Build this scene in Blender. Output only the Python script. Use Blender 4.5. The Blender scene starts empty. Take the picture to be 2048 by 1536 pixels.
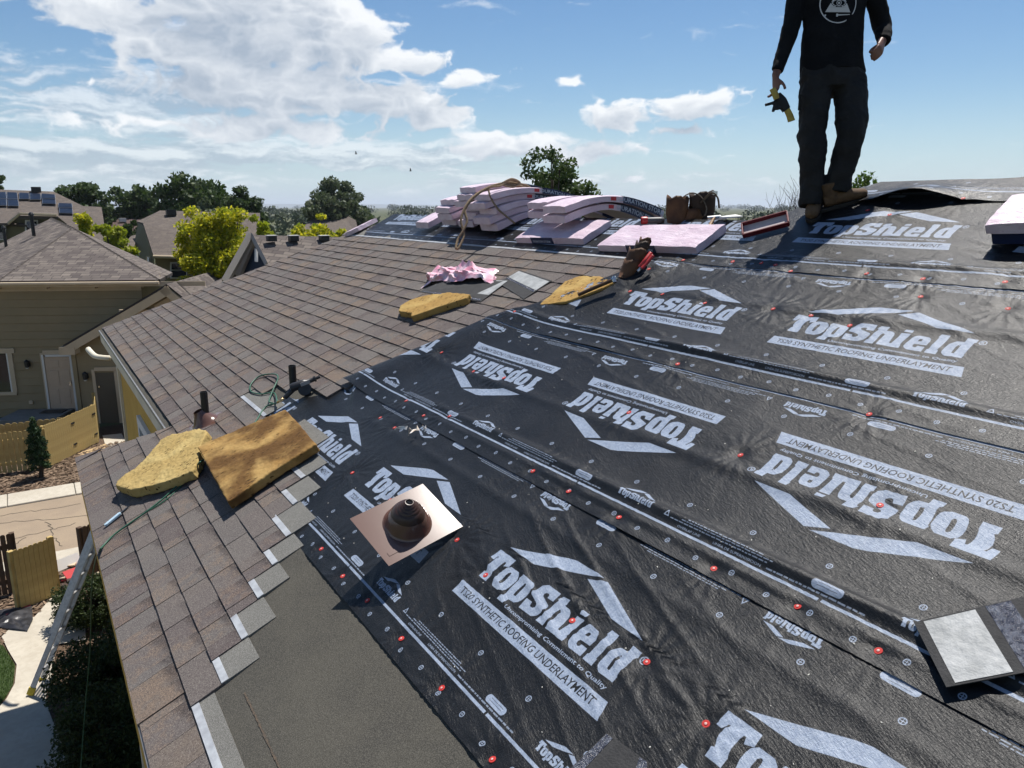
import bpy, bmesh, math, random
import numpy as np
from mathutils import Vector, Matrix, noise as mnoise
random.seed(7); RNG = np.random.default_rng(11)
SC = bpy.context.scene
COL = SC.collection

# ------------------------------------------------------------------ camera
FPX, PITCH, HEAD = 1542.5, 0.22544, 0.55969      # focal length in photo pixels, tilt down, heading from +Y
TH, CAMH = 0.46064, 2.1                          # roof slope, camera height above the roof plane
ROOF_N = Vector((-math.sin(TH), 0, math.cos(TH)))
ROOF_T = Vector((math.cos(TH), 0, math.sin(TH)))
ROOF_S = Vector((0, 1, 0))
CAM = ROOF_N * CAMH
cam_d = bpy.data.cameras.new("camera"); cam_o = bpy.data.objects.new("camera", cam_d); COL.objects.link(cam_o)
cam_d.sensor_width = 36; cam_d.lens = 36 * FPX / 2048; cam_d.clip_start = 0.05; cam_d.clip_end = 60000
cam_o.location = CAM; cam_o.rotation_euler = (math.pi / 2 - PITCH, 0, -HEAD)
SC.camera = cam_o

# ------------------------------------------------------------------ light
SUN = Vector((.38, .25, 1)).normalized()
sun_el = math.asin(SUN.z); sun_az = math.atan2(SUN.x, SUN.y)
SC.view_settings.view_transform = 'Standard'; SC.view_settings.look = 'None'
SC.view_settings.gamma = 1; SC.view_settings.use_curve_mapping = False
SC.view_settings.exposure = 0.5
SC.cycles.max_bounces = 6; SC.cycles.diffuse_bounces = 3; SC.cycles.glossy_bounces = 3; SC.cycles.adaptive_threshold = .02
sl = bpy.data.lights.new("sun", 'SUN'); so = bpy.data.objects.new("sun", sl); COL.objects.link(so)
sl.energy = 5.0; sl.angle = math.radians(0.53); sl.color = (1, .955, .89)
so.rotation_euler = SUN.to_track_quat('Z', 'Y').to_euler(); so.location = (20, 20, 60)

W = bpy.data.worlds.new("World"); SC.world = W; W.use_nodes = True
class X:                                         # tiny expression builder for math nodes
    nt = None
    def __init__(s, o): s.o = o
    @staticmethod
    def op(op, *a, clamp=False):
        n = X.nt.nodes.new('ShaderNodeMath'); n.operation = op; n.use_clamp = clamp
        for i, v in enumerate(a):
            if isinstance(v, X): X.nt.links.new(v.o, n.inputs[i])
            else: n.inputs[i].default_value = v
        return X(n.outputs[0])
    def __add__(s, b): return X.op('ADD', s, b)
    __radd__ = __add__
    def __mul__(s, b): return X.op('MULTIPLY', s, b)
    __rmul__ = __mul__
    def __sub__(s, b): return X.op('SUBTRACT', s, b)
    def __rsub__(s, b): return X.op('SUBTRACT', b, s)
    def __truediv__(s, b): return X.op('DIVIDE', s, b)
    def smooth(s, a, b):
        n = X.nt.nodes.new('ShaderNodeMapRange'); n.interpolation_type = 'SMOOTHSTEP'
        X.nt.links.new(s.o, n.inputs[0]); n.inputs[1].default_value = a; n.inputs[2].default_value = b
        return X(n.outputs[0])
def xyz(x, y, z=0.0):
    n = X.nt.nodes.new('ShaderNodeCombineXYZ')
    for i, v in enumerate((x, y, z)):
        if isinstance(v, X): X.nt.links.new(v.o, n.inputs[i])
        else: n.inputs[i].default_value = v
    return n.outputs[0]
def nz(vec, scale, detail=6, rough=.55, dist=0.0):
    n = X.nt.nodes.new('ShaderNodeTexNoise'); n.inputs['Scale'].default_value = scale
    n.inputs['Detail'].default_value = detail; n.inputs['Roughness'].default_value = rough; n.inputs['Distortion'].default_value = dist
    X.nt.links.new(vec, n.inputs['Vector']); return X(n.outputs[0])
def mixc(fac, a, b):
    n = X.nt.nodes.new('ShaderNodeMix'); n.data_type = 'RGBA'
    for v, i in ((fac, 0), (a, 6), (b, 7)):
        if isinstance(v, X): X.nt.links.new(v.o, n.inputs[i])
        elif hasattr(v, 'is_linked') or hasattr(v, 'links'): X.nt.links.new(v, n.inputs[i])
        else: n.inputs[i].default_value = v if i == 0 else (*v, 1)
    return n.outputs[2]

def cloud_maps(W=4320, H=456, ELMAX=38.0, seed=5):
    rg = np.random.default_rng(seed); lat = rg.random((512, 512)).astype(np.float32)
    def vn(x, y):
        xi = np.floor(x).astype(np.int32); yi = np.floor(y).astype(np.int32); fx = (x - xi).astype(np.float32); fy = (y - yi).astype(np.float32)
        fx = fx * fx * fx * (fx * (fx * 6 - 15) + 10); fy = fy * fy * fy * (fy * (fy * 6 - 15) + 10)
        a = lat[xi & 511, yi & 511]; b = lat[(xi + 1) & 511, yi & 511]; c = lat[xi & 511, (yi + 1) & 511]; d = lat[(xi + 1) & 511, (yi + 1) & 511]
        return (a + (b - a) * fx) * (1 - fy) + (c + (d - c) * fx) * fy
    def fb(x, y, o, bil=False, g=.5):
        r = 0; a = .5; t = 0
        for i in range(o):
            n = vn(x * 2.03 ** i + 31.7 * i, y * 2.03 ** i + 11.3 * i)
            if bil: n = np.abs(2 * n - 1); n = 1 - n
            r = r + a * n; t += a; a *= g
        return r / t
    az = (np.arange(W, dtype=np.float32) + .5) / W * 360 - 180; el = (np.arange(H, dtype=np.float32) + .5) / H * ELMAX
    A, E = np.meshgrid(az, el)
    # perspective of a cloud deck: features flatten towards the horizon
    warpx = (fb(A * .3, E * .6, 4) - .5) * 3.0; warpy = (fb(A * .3 + 50, E * .6 + 20, 4) - .5) * 1.3
    X, Y = A + warpx, E + warpy
    blobs = [(12.6, 13.2, 3.6, 2.6, 1.0), (17.0, 12.4, 3.6, 2.6, 1.0), (20.6, 10.6, 3.0, 1.9, .95), (13.5, 10.2, 5.0, 1.6, .8), (6.6, 11.6, 3.4, 1.1, .75), (3.2, 12.9, 2.6, .9, .6), (-1.0, 11.9, 1.8, .45, .5), (9.6, 9.6, 3.0, 1.1, .7), (23.6, 7.0, 3.4, 1.0, .9), (27.0, 6.2, 2.2, .8, .7),
             (25.4, 9.7, 1.9, .8, .75), (28.2, 8.6, 1.1, .5, .5), (31.5, 8.9, 2.4, .3, .32), (15, 7.6, 8, 1.6, .72), (33.0, 4.2, 4.2, .8, .72), (38, 3.8, 3.2, .5, .5), (14, 5.2, 9, 1.0, .5),
             (40.2, 6.2, 2.3, .85, .85), (45.3, 6.7, 2.4, 1.0, .88), (44.6, 4.9, 2.0, .5, .6), (63.0, 6.0, .9, .2, .4), (41, 2.0, 1.0, .3, .5), (36.5, 8.4, .9, .25, .4),
             (-38, 9, 10, 3.2, .9), (-70, 6, 14, 2, .7), (112, 12, 12, 3.5, .9), (140, 5, 16, 1.6, .6), (172, 9, 12, 3, .9), (-112, 15, 14, 5, .9), (-150, 6, 14, 2, .7), (85, 24, 8, 4, .7), (-20, 27, 10, 5, .7), (-80, 30, 14, 5, .8), (150, 28, 12, 5, .7)]
    veil = [(9, 6.4, 13, 2.6, .95), (4, 3.0, 18, 1.8, .9), (24, 3.4, 12, 1.4, .8), (34, 1.8, 14, .8, .6), (-40, 5, 18, 2.6, .8), (120, 6, 22, 2.4, .8), (-120, 7, 26, 3, .8), (175, 5, 22, 2, .7), (14, 11.5, 8, 2.0, .5)]
    cov = np.zeros_like(A)
    for a, e, wa, we, s in blobs:
        sl = slice(max(0, int((e - 3.2 * we - 2) / ELMAX * H)), min(H, int((e + 3.2 * we + 2) / ELMAX * H) + 1))
        d = ((X[sl] - a + 180) % 360 - 180) / wa; q = (Y[sl] - e) / we
        q = np.where(q < 0, q * 1.25, q)
        cov[sl] = np.maximum(cov[sl], s * np.exp(-(d * d + q * q) * .8)) * .75 + .25 * np.minimum(1, cov[sl] + s * np.exp(-(d * d + q * q)))
    sc = 1.0
    puff = fb(X * .38, Y * .62, 6, True, .55); soft = fb(A * .10 + 7, E * .5 + 3, 5); 
    den = cov * 1.15 + (puff - .62) * .95 + (soft - .5) * .35
    den -= .02
    alpha = np.clip((den - .18) / .26, 0, 1); alpha = alpha * alpha * (3 - 2 * alpha)
    alpha *= np.clip((E + .2) / 1.2, 0, 1) * np.clip(cov / .16, 0, 1)
    # shading: light from above right; march a few steps towards the light through the density
    sh = np.zeros_like(den); D = np.clip(den - .1, 0, 1.4)
    px = W / 360; py = H / ELMAX
    for k in range(1, 8):
        sh += np.roll(np.roll(D, -int(round(k * .30 * py)), 0), -int(round(k * .22 * px)), 1)
    lit = np.exp(-sh * .50)
    base = np.clip((E - 3) / 9, 0, 1)
    lit = lit * .85 + .15 * base + (puff - .6) * .9
    lit = np.clip(lit * 1.15 + .04, 0, 1)
    vc = np.zeros_like(A)
    for a, e, wa, we, s in veil:
        d = ((A - a + 180) % 360 - 180) / wa; q = (E - e) / we; vc = np.maximum(vc, s * np.exp(-(d * d + q * q)))
    st1 = fb(A * .16 + Y * .25, Y * 1.15, 6, False, .6); st2 = fb(A * .35 + 9, Y * 2.1 + 4, 5, True, .6)
    va = np.clip((vc * .9 + (st1 - .5) * 1.1 + (st2 - .6) * .55 - .22) / .5, 0, 1); va = va * va * (3 - 2 * va) * .62 * np.clip((E + .3) / 1.5, 0, 1)
    vl = np.clip(.40 + (st2 - .6) * 1.5 + (st1 - np.roll(st1, -7, 0)) * 3.0 + (E - 5) * .02, 0, 1)
    out = 1 - (1 - alpha) * (1 - va); lit = np.where(out > 1e-4, (lit * alpha + vl * va * (1 - alpha)) / np.maximum(out, 1e-4), 0)
    alpha = out * np.clip((ELMAX - E) / 4, 0, 1)
    return alpha.astype(np.float32), lit.astype(np.float32)

def build_sky():
    nt = W.node_tree; nt.nodes.clear(); X.nt = nt
    out = nt.nodes.new('ShaderNodeOutputWorld'); bg = nt.nodes.new('ShaderNodeBackground')
    nt.links.new(bg.outputs[0], out.inputs[0])
    sky = nt.nodes.new('ShaderNodeTexSky'); sky.sky_type = 'NISHITA'; sky.sun_disc = False
    sky.sun_elevation = sun_el; sky.sun_rotation = sun_az; sky.altitude = 1500; sky.dust_density = .6; sky.ozone_density = 2.2; sky.air_density = 1.15
    al, lt = cloud_maps(); h, w = al.shape
    img = bpy.data.images.new('cloud_cover', w, h, alpha=False, float_buffer=False); img.colorspace_settings.name = 'Non-Color'
    px = np.ones((h, w, 4), np.float32); px[..., 0] = al; px[..., 1] = lt; px[..., 2] = 0
    img.pixels.foreach_set(px.ravel()); img.update(); img.pack()
    tc = nt.nodes.new('ShaderNodeTexCoord')
    sp = nt.nodes.new('ShaderNodeSeparateXYZ'); nt.links.new(tc.outputs['Generated'], sp.inputs[0])
    x, y, z = (X(sp.outputs[i]) for i in range(3))
    az = X.op('ARCTAN2', x, y) * 57.2958; el = X.op('ARCSINE', z) * 57.2958
    ti = nt.nodes.new('ShaderNodeTexImage'); ti.image = img; ti.extension = 'EXTEND'
    nt.links.new(xyz(az * (1 / 360) + .5, el * (1 / 38.0)), ti.inputs[0])
    cs = nt.nodes.new('ShaderNodeSeparateColor'); nt.links.new(ti.outputs[0], cs.inputs[0])
    a_, lit = X(cs.outputs[0]), X(cs.outputs[1])
    ccol = mixc(lit, (CLOUD_LO), (CLOUD_HI))
    hs_ = nt.nodes.new('ShaderNodeHueSaturation'); hs_.inputs['Saturation'].default_value = 1.2; nt.links.new(sky.outputs[0], hs_.inputs['Color'])
    hz = mixc(el.smooth(-4.0, 8.0), HORIZON, hs_.outputs[0])           # pale summer air low over the plain
    fin = mixc(a_ * .95, hz, ccol)
    nt.links.new(fin, bg.inputs[0]); bg.inputs[1].default_value = SKY_STRENGTH
SKY_STRENGTH = .070
CLOUD_LO, CLOUD_HI, HORIZON = (4.2, 4.95, 6.0), (10.2, 10.4, 10.6), (5.0, 6.8, 8.6)
build_sky()

# ------------------------------------------------------------------ helpers
def RW(s, t, n=0.0): return ROOF_S * s + ROOF_T * t + ROOF_N * n     # roof coordinates: along eave, up slope, off the plane
RM = Matrix(((ROOF_S.x, ROOF_T.x, ROOF_N.x), (ROOF_S.y, ROOF_T.y, ROOF_N.y), (ROOF_S.z, ROOF_T.z, ROOF_N.z)))
# (s,t,n) is left-handed, so local x of roof objects runs along -s
RL = Matrix(((-ROOF_S.x, ROOF_T.x, ROOF_N.x), (-ROOF_S.y, ROOF_T.y, ROOF_N.y), (-ROOF_S.z, ROOF_T.z, ROOF_N.z)))
def roof_mat(s, t, n=0.0, rot=0.0):
    return Matrix.Translation(RW(s, t, n)) @ (RL @ Matrix.Rotation(rot, 3, 'Z')).to_4x4()
FWH = Vector((math.sin(HEAD), math.cos(HEAD), 0)); RT = Vector((math.cos(HEAD), -math.sin(HEAD), 0))
FW = Vector((FWH.x * math.cos(PITCH), FWH.y * math.cos(PITCH), -math.sin(PITCH))); UP = RT.cross(FW)
def ray(px, py): return FW + RT * ((px - 1024) / FPX) - UP * ((py - 768) / FPX)
def at_depth(px, py, D): return CAM + ray(px, py) * D                # a spot in the place, from its bearing and distance
def at_height(px, py, z): d = ray(px, py); return CAM + d * ((z - CAM.z) / d.z)
def on_plane(px, py, p0, nrm): d = ray(px, py); return CAM + d * ((p0 - CAM).dot(nrm) / d.dot(nrm))

def link(o, parent=None):
    COL.objects.link(o)
    if parent is not None:
        o.parent = parent; o.matrix_parent_inverse = wm(parent).inverted()
    return o
def wm(o):
    if o.parent is None: return o.matrix_basis.copy()
    return wm(o.parent) @ o.matrix_parent_inverse @ o.matrix_basis
def tag(o, label=None, cat=None, group=None, kind=None):
    if label: o['label'] = label
    if cat: o['category'] = cat
    if group: o['group'] = group
    if kind: o['kind'] = kind
    return o
def thing(name, label, cat, loc=(0, 0, 0), group=None):
    o = bpy.data.objects.new(name, None); o.empty_display_size = .1; o.location = loc; COL.objects.link(o)
    return tag(o, label, cat, group)
class MB:
    def __init__(s): s.v = []; s.f = []; s.m = []; s.uv = []
    def add(s, vs, fs, mi=0, uv=None):
        b = len(s.v); s.v += [tuple(v) for v in vs]
        for i, f in enumerate(fs):
            s.f.append([b + k for k in f]); s.m.append(mi); s.uv.append(uv[i] if uv else None)
        return s
    def hexa(s, p, mi=0):      # p: 4 bottom points (ccw from above), 4 top points
        return s.add(p, [(3, 2, 1, 0), (4, 5, 6, 7), (0, 1, 5, 4), (1, 2, 6, 5), (2, 3, 7, 6), (3, 0, 4, 7)], mi)
    def box(s, c, d, M=None, mi=0):
        x, y, z = d[0] / 2, d[1] / 2, d[2] / 2; c = Vector(c)
        p = [Vector(q) for q in ((-x, -y, -z), (x, -y, -z), (x, y, -z), (-x, y, -z), (-x, -y, z), (x, -y, z), (x, y, z), (-x, y, z))]
        p = [(M @ (q + c)) if M is not None and len(M) == 4 else ((M @ q) + c if M is not None else q + c) for q in p]
        return s.hexa(p, mi)
    def tube(s, pts, rad, seg=8, cap=True, mi=0, flat=None):
        pts = [Vector(p) for p in pts]; n = len(pts)
        rad = rad if hasattr(rad, '__len__') else [rad] * n
        b = len(s.v); prev = None
        for i, p in enumerate(pts):
            t = (pts[min(i + 1, n - 1)] - pts[max(i - 1, 0)]).normalized()
            if prev is None:
                prev = t.orthogonal().normalized() if flat is None else (Vector(flat) - t * t.dot(Vector(flat))).normalized()
            a = (prev - t * prev.dot(t)).normalized(); prev = a; c = t.cross(a)
            r = rad[i]; ra, rb = (r if hasattr(r, '__len__') else (r, r))
            for k in range(seg):
                w = 2 * math.pi * k / seg; s.v.append(tuple(p + a * (ra * math.cos(w)) + c * (rb * math.sin(w))))
        for i in range(n - 1):
            for k in range(seg):
                k2 = (k + 1) % seg
                s.f.append([b + i * seg + k, b + i * seg + k2, b + (i + 1) * seg + k2, b + (i + 1) * seg + k]); s.m.append(mi); s.uv.append(None)
        if cap:
            s.f.append([b + k for k in range(seg)][::-1]); s.m.append(mi); s.uv.append(None)
            s.f.append([b + (n - 1) * seg + k for k in range(seg)]); s.m.append(mi); s.uv.append(None)
        return s
    def lathe(s, prof, M, seg=24, mi=0, close=False):
        b = len(s.v)
        for r, z in prof:
            for k in range(seg):
                w = 2 * math.pi * k / seg; s.v.append(tuple(M @ Vector((r * math.cos(w), r * math.sin(w), z))))
        for i in range(len(prof) - 1):
            for k in range(seg):
                k2 = (k + 1) % seg
                s.f.append([b + i * seg + k, b + i * seg + k2, b + (i + 1) * seg + k2, b + (i + 1) * seg + k]); s.m.append(mi); s.uv.append(None)
        if close:
            s.f.append([b + k for k in range(seg)][::-1]); s.m.append(mi); s.uv.append(None)
            s.f.append([b + (len(prof) - 1) * seg + k for k in range(seg)]); s.m.append(mi); s.uv.append(None)
        return s
    def prism(s, poly, M, h, mi=0):          # polygon in local xy, extruded along local z from 0 to h
        n = len(poly); b = [M @ Vector((x, y, 0)) for x, y in poly]; t = [M @ Vector((x, y, h)) for x, y in poly]
        fs = [tuple(range(n))[::-1], tuple(range(n, 2 * n))] + [(i, (i + 1) % n, n + (i + 1) % n, n + i) for i in range(n)]
        return s.add(b + t, fs, mi)
    def build(s, name, mats, parent=None, smooth=False, bevel=0, M=None, fixn=False, sharp=None):
        me = bpy.data.meshes.new(name); me.from_pydata(s.v, [], s.f)
        mats = mats if isinstance(mats, (list, tuple)) else [mats]
        for m in mats: me.materials.append(m)
        if len(mats) > 1: me.polygons.foreach_set('material_index', s.m)
        if any(u is not None for u in s.uv):
            lay = me.uv_layers.new(name='UVMap'); i = 0
            for p, u in zip(me.polygons, s.uv):
                for k in range(p.loop_total): lay.data[p.loop_start + k].uv = u[k] if u else (0, 0)
        if smooth: me.polygons.foreach_set('use_smooth', [True] * len(me.polygons))
        if fixn:
            bm = bmesh.new(); bm.from_mesh(me); bmesh.ops.recalc_face_normals(bm, faces=bm.faces); bm.to_mesh(me); bm.free()
        me.update()
        if sharp: me.set_sharp_from_angle(angle=math.radians(sharp))
        o = bpy.data.objects.new(name, me)
        if M is not None: o.matrix_basis = M
        link(o, parent)
        if bevel:
            b = o.modifiers.new('bevel', 'BEVEL'); b.width = bevel; b.segments = 2; b.limit_method = 'ANGLE'
        return o
def inst(name, me, M, parent=None):
    o = bpy.data.objects.new(name, me); o.matrix_basis = M; return link(o, parent)

# ------------------------------------------------------------------ materials
def mat(name, base, rough=.7, var=None, vscale=4, detail=5, bump=0, bscale=60, spec=.4, metal=0, coord='Object', fine=None, trans=None, coat=0, sub=0, emit=None, bdist=.01):
    m = bpy.data.materials.new(name); m.use_nodes = True; nt = m.node_tree; X.nt = nt
    bs = nt.nodes['Principled BSDF']; bs.inputs['Roughness'].default_value = rough; bs.inputs['Specular IOR Level'].default_value = spec
    bs.inputs['Metallic'].default_value = metal; bs.inputs['Coat Weight'].default_value = coat
    tc = nt.nodes.new('ShaderNodeTexCoord'); v = tc.outputs[coord]
    c = base
    if var is not None:
        c = mixc(nz(v, vscale, detail).smooth(.32, .68), base, var)
    if fine is not None:        # (colour, scale, amount)
        c = mixc(nz(v, fine[1], 3, .7).smooth(.42, .62) * fine[2], c, fine[0])
    if isinstance(c, tuple): bs.inputs['Base Color'].default_value = (*c, 1)
    else: nt.links.new(c, bs.inputs['Base Color'])
    if bump:
        b = nt.nodes.new('ShaderNodeBump'); b.inputs['Strength'].default_value = bump; b.inputs['Distance'].default_value = bdist
        nt.links.new(nz(v, bscale, 5, .6).o, b.inputs['Height']); nt.links.new(b.outputs[0], bs.inputs['Normal'])
    if trans: 
        bs.inputs['Transmission Weight'].default_value = trans
    if sub: bs.inputs['Subsurface Weight'].default_value = sub
    return m
def srgb(r, g, b):
    f = lambda c: (c / 255 / 12.92) if c <= 10 else ((c / 255 + .055) / 1.055) ** 2.4
    return (f(r), f(g), f(b))
# ------------------------------------------------------------------ numpy value noise
_LAT = RNG.random((256, 256))
def vnoise(x, y):
    xi = np.floor(x).astype(int); yi = np.floor(y).astype(int); fx = x - xi; fy = y - yi
    fx = fx * fx * (3 - 2 * fx); fy = fy * fy * (3 - 2 * fy)
    g = lambda a, b: _LAT[a & 255, b & 255]
    return (g(xi, yi) * (1 - fx) + g(xi + 1, yi) * fx) * (1 - fy) + (g(xi, yi + 1) * (1 - fx) + g(xi + 1, yi + 1) * fx) * fy
def fbm(x, y, o=4):
    r = 0; a = .5
    for i in range(o): r = r + a * (vnoise(x * 2 ** i + 17.3 * i, y * 2 ** i + 9.1 * i) - .5); a *= .5
    return r
def sstep(a, b, x):
    k = np.clip((x - a) / (b - a), 0, 1); return k * k * (3 - 2 * k)

# ------------------------------------------------------------------ our house under the new roof
EAVE_N, EAVE_F, RIDGE, RIDGE2 = -.82, -.05, 4.0, 4.6
HIPK = math.cos(TH)
S_NEAR, S_FAR = 7.8, 13.75                       # where the near and the far eave end at their hips
S_RFAR = S_FAR - HIPK * (RIDGE - EAVE_F); S_R2 = 3.85; S_R3 = S_R2 - HIPK * (RIDGE2 - RIDGE)
S_IN = S_NEAR - HIPK * (EAVE_F - EAVE_N); S_BACK = -5.0
GROUND = -5.4

M_felt = mat('granule_membrane', (.064, .060, .050), .95, (.046, .044, .039), 4, 6, .6, 200, .15, fine=((.125, .117, .098), 210, .7), bdist=.004)
M_yellow = mat('yellow_wall', srgb(196, 160, 82), .85, srgb(186, 150, 74), 2, 4, .15, 90, .2)
M_cream = mat('cream_trim', srgb(214, 206, 186), .6, srgb(200, 192, 172), 3, 4, 0, 60, .3)
M_drip = mat('drip_metal', (.28, .28, .27), .45, (.2, .2, .2), 20, 4, 0, 60, .5, .6)
M_soffit = mat('soffit', srgb(178, 168, 146), .8)
M_glass = mat('window_glass', (.015, .02, .025), .06, None, spec=.8)
M_black = mat('black_plastic', (.012, .012, .013), .5)

house = thing('yellow_house', 'yellow two storey house whose roof is being re-laid, in the foreground', 'house', (2.5, 4, GROUND))
def poly_obj(name, pts, m, parent):
    return MB().add(pts, [tuple(range(len(pts)))]).build(name, m, parent)
hb = MB()
F0 = [(S_FAR, EAVE_F), (S_RFAR, RIDGE), (S_R2, RIDGE), (S_R3, RIDGE2), (S_BACK, RIDGE2), (S_BACK, EAVE_N), (S_NEAR, EAVE_N), (S_IN, EAVE_F)]
hb.add([RW(s, t) for s, t in F0], [tuple(range(len(F0)))[::-1]])
xr, zr = RW(0, RIDGE).x, RW(0, RIDGE).z; xr2, zr2 = RW(0, RIDGE2).x, RW(0, RIDGE2).z
tn = math.tan(TH)
def back(x0, z0, z): return x0 + (z0 - z) / tn
ze = RW(0, EAVE_F).z; zn = RW(0, EAVE_N).z
xb = back(xr, zr, ze); xb2 = back(xr2, zr2, zn)
# far hip end, back slopes, and the small hip return by the near eave
hb.add([RW(S_FAR, EAVE_F), (xb, S_FAR, ze), RW(S_RFAR, RIDGE)], [(0, 1, 2)])
hb.add([RW(S_RFAR, RIDGE), (xb, S_FAR, ze), (xb, S_R2, ze), RW(S_R2, RIDGE)], [(0, 1, 2, 3)])
hb.add([RW(S_R2, RIDGE), (xb, S_R2, ze), (xb2, S_R2 + .3, zn), RW(S_R3, RIDGE2)], [(0, 1, 2, 3)])
hb.add([RW(S_R3, RIDGE2), (xb2, S_R2 + .3, zn), (xb2, S_BACK, zn), RW(S_BACK, RIDGE2)], [(0, 1, 2, 3)])
hb.add([RW(S_NEAR, EAVE_N), (RW(0, EAVE_F).x + .1, S_NEAR, zn), RW(S_IN, EAVE_F)], [(0, 1, 2)])
roof = hb.build('roof', M_felt, house, fixn=False)
# walls
XN, XF = -.5, .14
wb = MB()
wb.add([(XN, S_BACK, GROUND), (XN, 7.4, GROUND), (XN, 7.4, zn - .1), (XN, S_BACK, zn - .1)], [(3, 2, 1, 0)])
wb.add([(XN, 7.4, GROUND), (XF, 7.4, GROUND), (XF, 7.4, zn - .1), (XN, 7.4, zn - .1)], [(3, 2, 1, 0)])
wb.add([(XF, 7.4, GROUND), (XF, 13.35, GROUND), (XF, 13.35, ze - .1), (XF, 7.4, ze - .1)], [(3, 2, 1, 0)])
wb.add([(XF, 13.35, GROUND), (xb - .3, 13.35, GROUND), (xb - .3, 13.35, ze - .1), (XF, 13.35, ze - .1)], [(3, 2, 1, 0)])
wb.add([(xb - .3, 13.35, GROUND), (xb - .3, S_BACK, GROUND), (xb - .3, S_BACK, ze - .1), (xb - .3, 13.35, ze - .1)], [(3, 2, 1, 0)])
wb.add([(xb - .3, S_BACK, GROUND), (XN, S_BACK, GROUND), (XN, S_BACK, ze - .1), (xb - .3, S_BACK, ze - .1)], [(3, 2, 1, 0)])
wall = wb.build('wall', M_yellow, house)
def soff(name, x0, x1, y0, y1, z, parent=house):
    MB().box(((x0 + x1) / 2, (y0 + y1) / 2, z - .02), (abs(x1 - x0), abs(y1 - y0), .02)).build(name, M_soffit, parent)
xe, xf = RW(0, EAVE_N).x, RW(0, EAVE_F).x
soff('soffit', xe + .02, XN + .02, S_BACK, S_NEAR - .03, zn - .15); soff('soffit', xf + .02, XF + .02, S_IN + .4, S_FAR - .03, ze - .15)
soff('soffit', xe + .02, XF + .1, 7.4, S_NEAR - .03, zn - .19)
for (x0, y0, y1, z) in ((xe, S_BACK, S_NEAR, zn), (xf, S_IN, S_FAR, ze)):
    MB().box((x0 + .012, (y0 + y1) / 2, z - (.105 if y1 > 10 else .17)), (.024, y1 - y0 - .03, .15 if y1 > 10 else .28)).build('fascia', M_cream if y1 > 10 else M_yellow, house)
    MB().box((x0 - .008, (y0 + y1) / 2, z - .016), (.014, y1 - y0, .034)).build('drip_edge', M_drip, house)
MB().box(((xe + xf) / 2 + .05, S_NEAR - .012, zn - .105), (xf - xe + .1, .024, .15)).build('fascia', M_cream, house)
MB().box(((xf + xb) / 2, S_FAR - .012, ze - .105), (xb - xf, .024, .15)).build('fascia', M_cream, house)
# cream corner boards
for (x, y, zt) in ((XN - .02, 7.36, zn), (XF - .02, 13.3, ze)):
    MB().box((x, y, (GROUND + zt) / 2 - .1), (.04, .12, zt - GROUND - .2)).build('corner_board', M_cream, house)
# the window below the far eave
wy0, wy1, wz0, wz1 = 9.35, 10.95, -2.35, -.95
win = MB().box((XF - .02, (wy0 + wy1) / 2, wz1 + .06), (.05, wy1 - wy0 + .3, .12)).box((XF - .03, (wy0 + wy1) / 2, wz0 - .06), (.08, wy1 - wy0 + .34, .12))
for y in (wy0 - .06, wy1 + .06): win.box((XF - .02, y, (wz0 + wz1) / 2), (.05, .12, wz1 - wz0))
win.box((XF - .018, (wy0 + wy1) / 2, (wz0 + wz1) / 2), (.034, wy1 - wy0, .06))
wo = win.build('window', mat('white_window_frame', (.62, .64, .66), .5), house)
for z0, z1 in ((wz0, (wz0 + wz1) / 2 - .03), ((wz0 + wz1) / 2 + .03, wz1)):
    MB().box((XF - .006, (wy0 + wy1) / 2, (z0 + z1) / 2), (.008, wy1 - wy0, z1 - z0)).build('pane', M_glass, wo)

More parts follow.
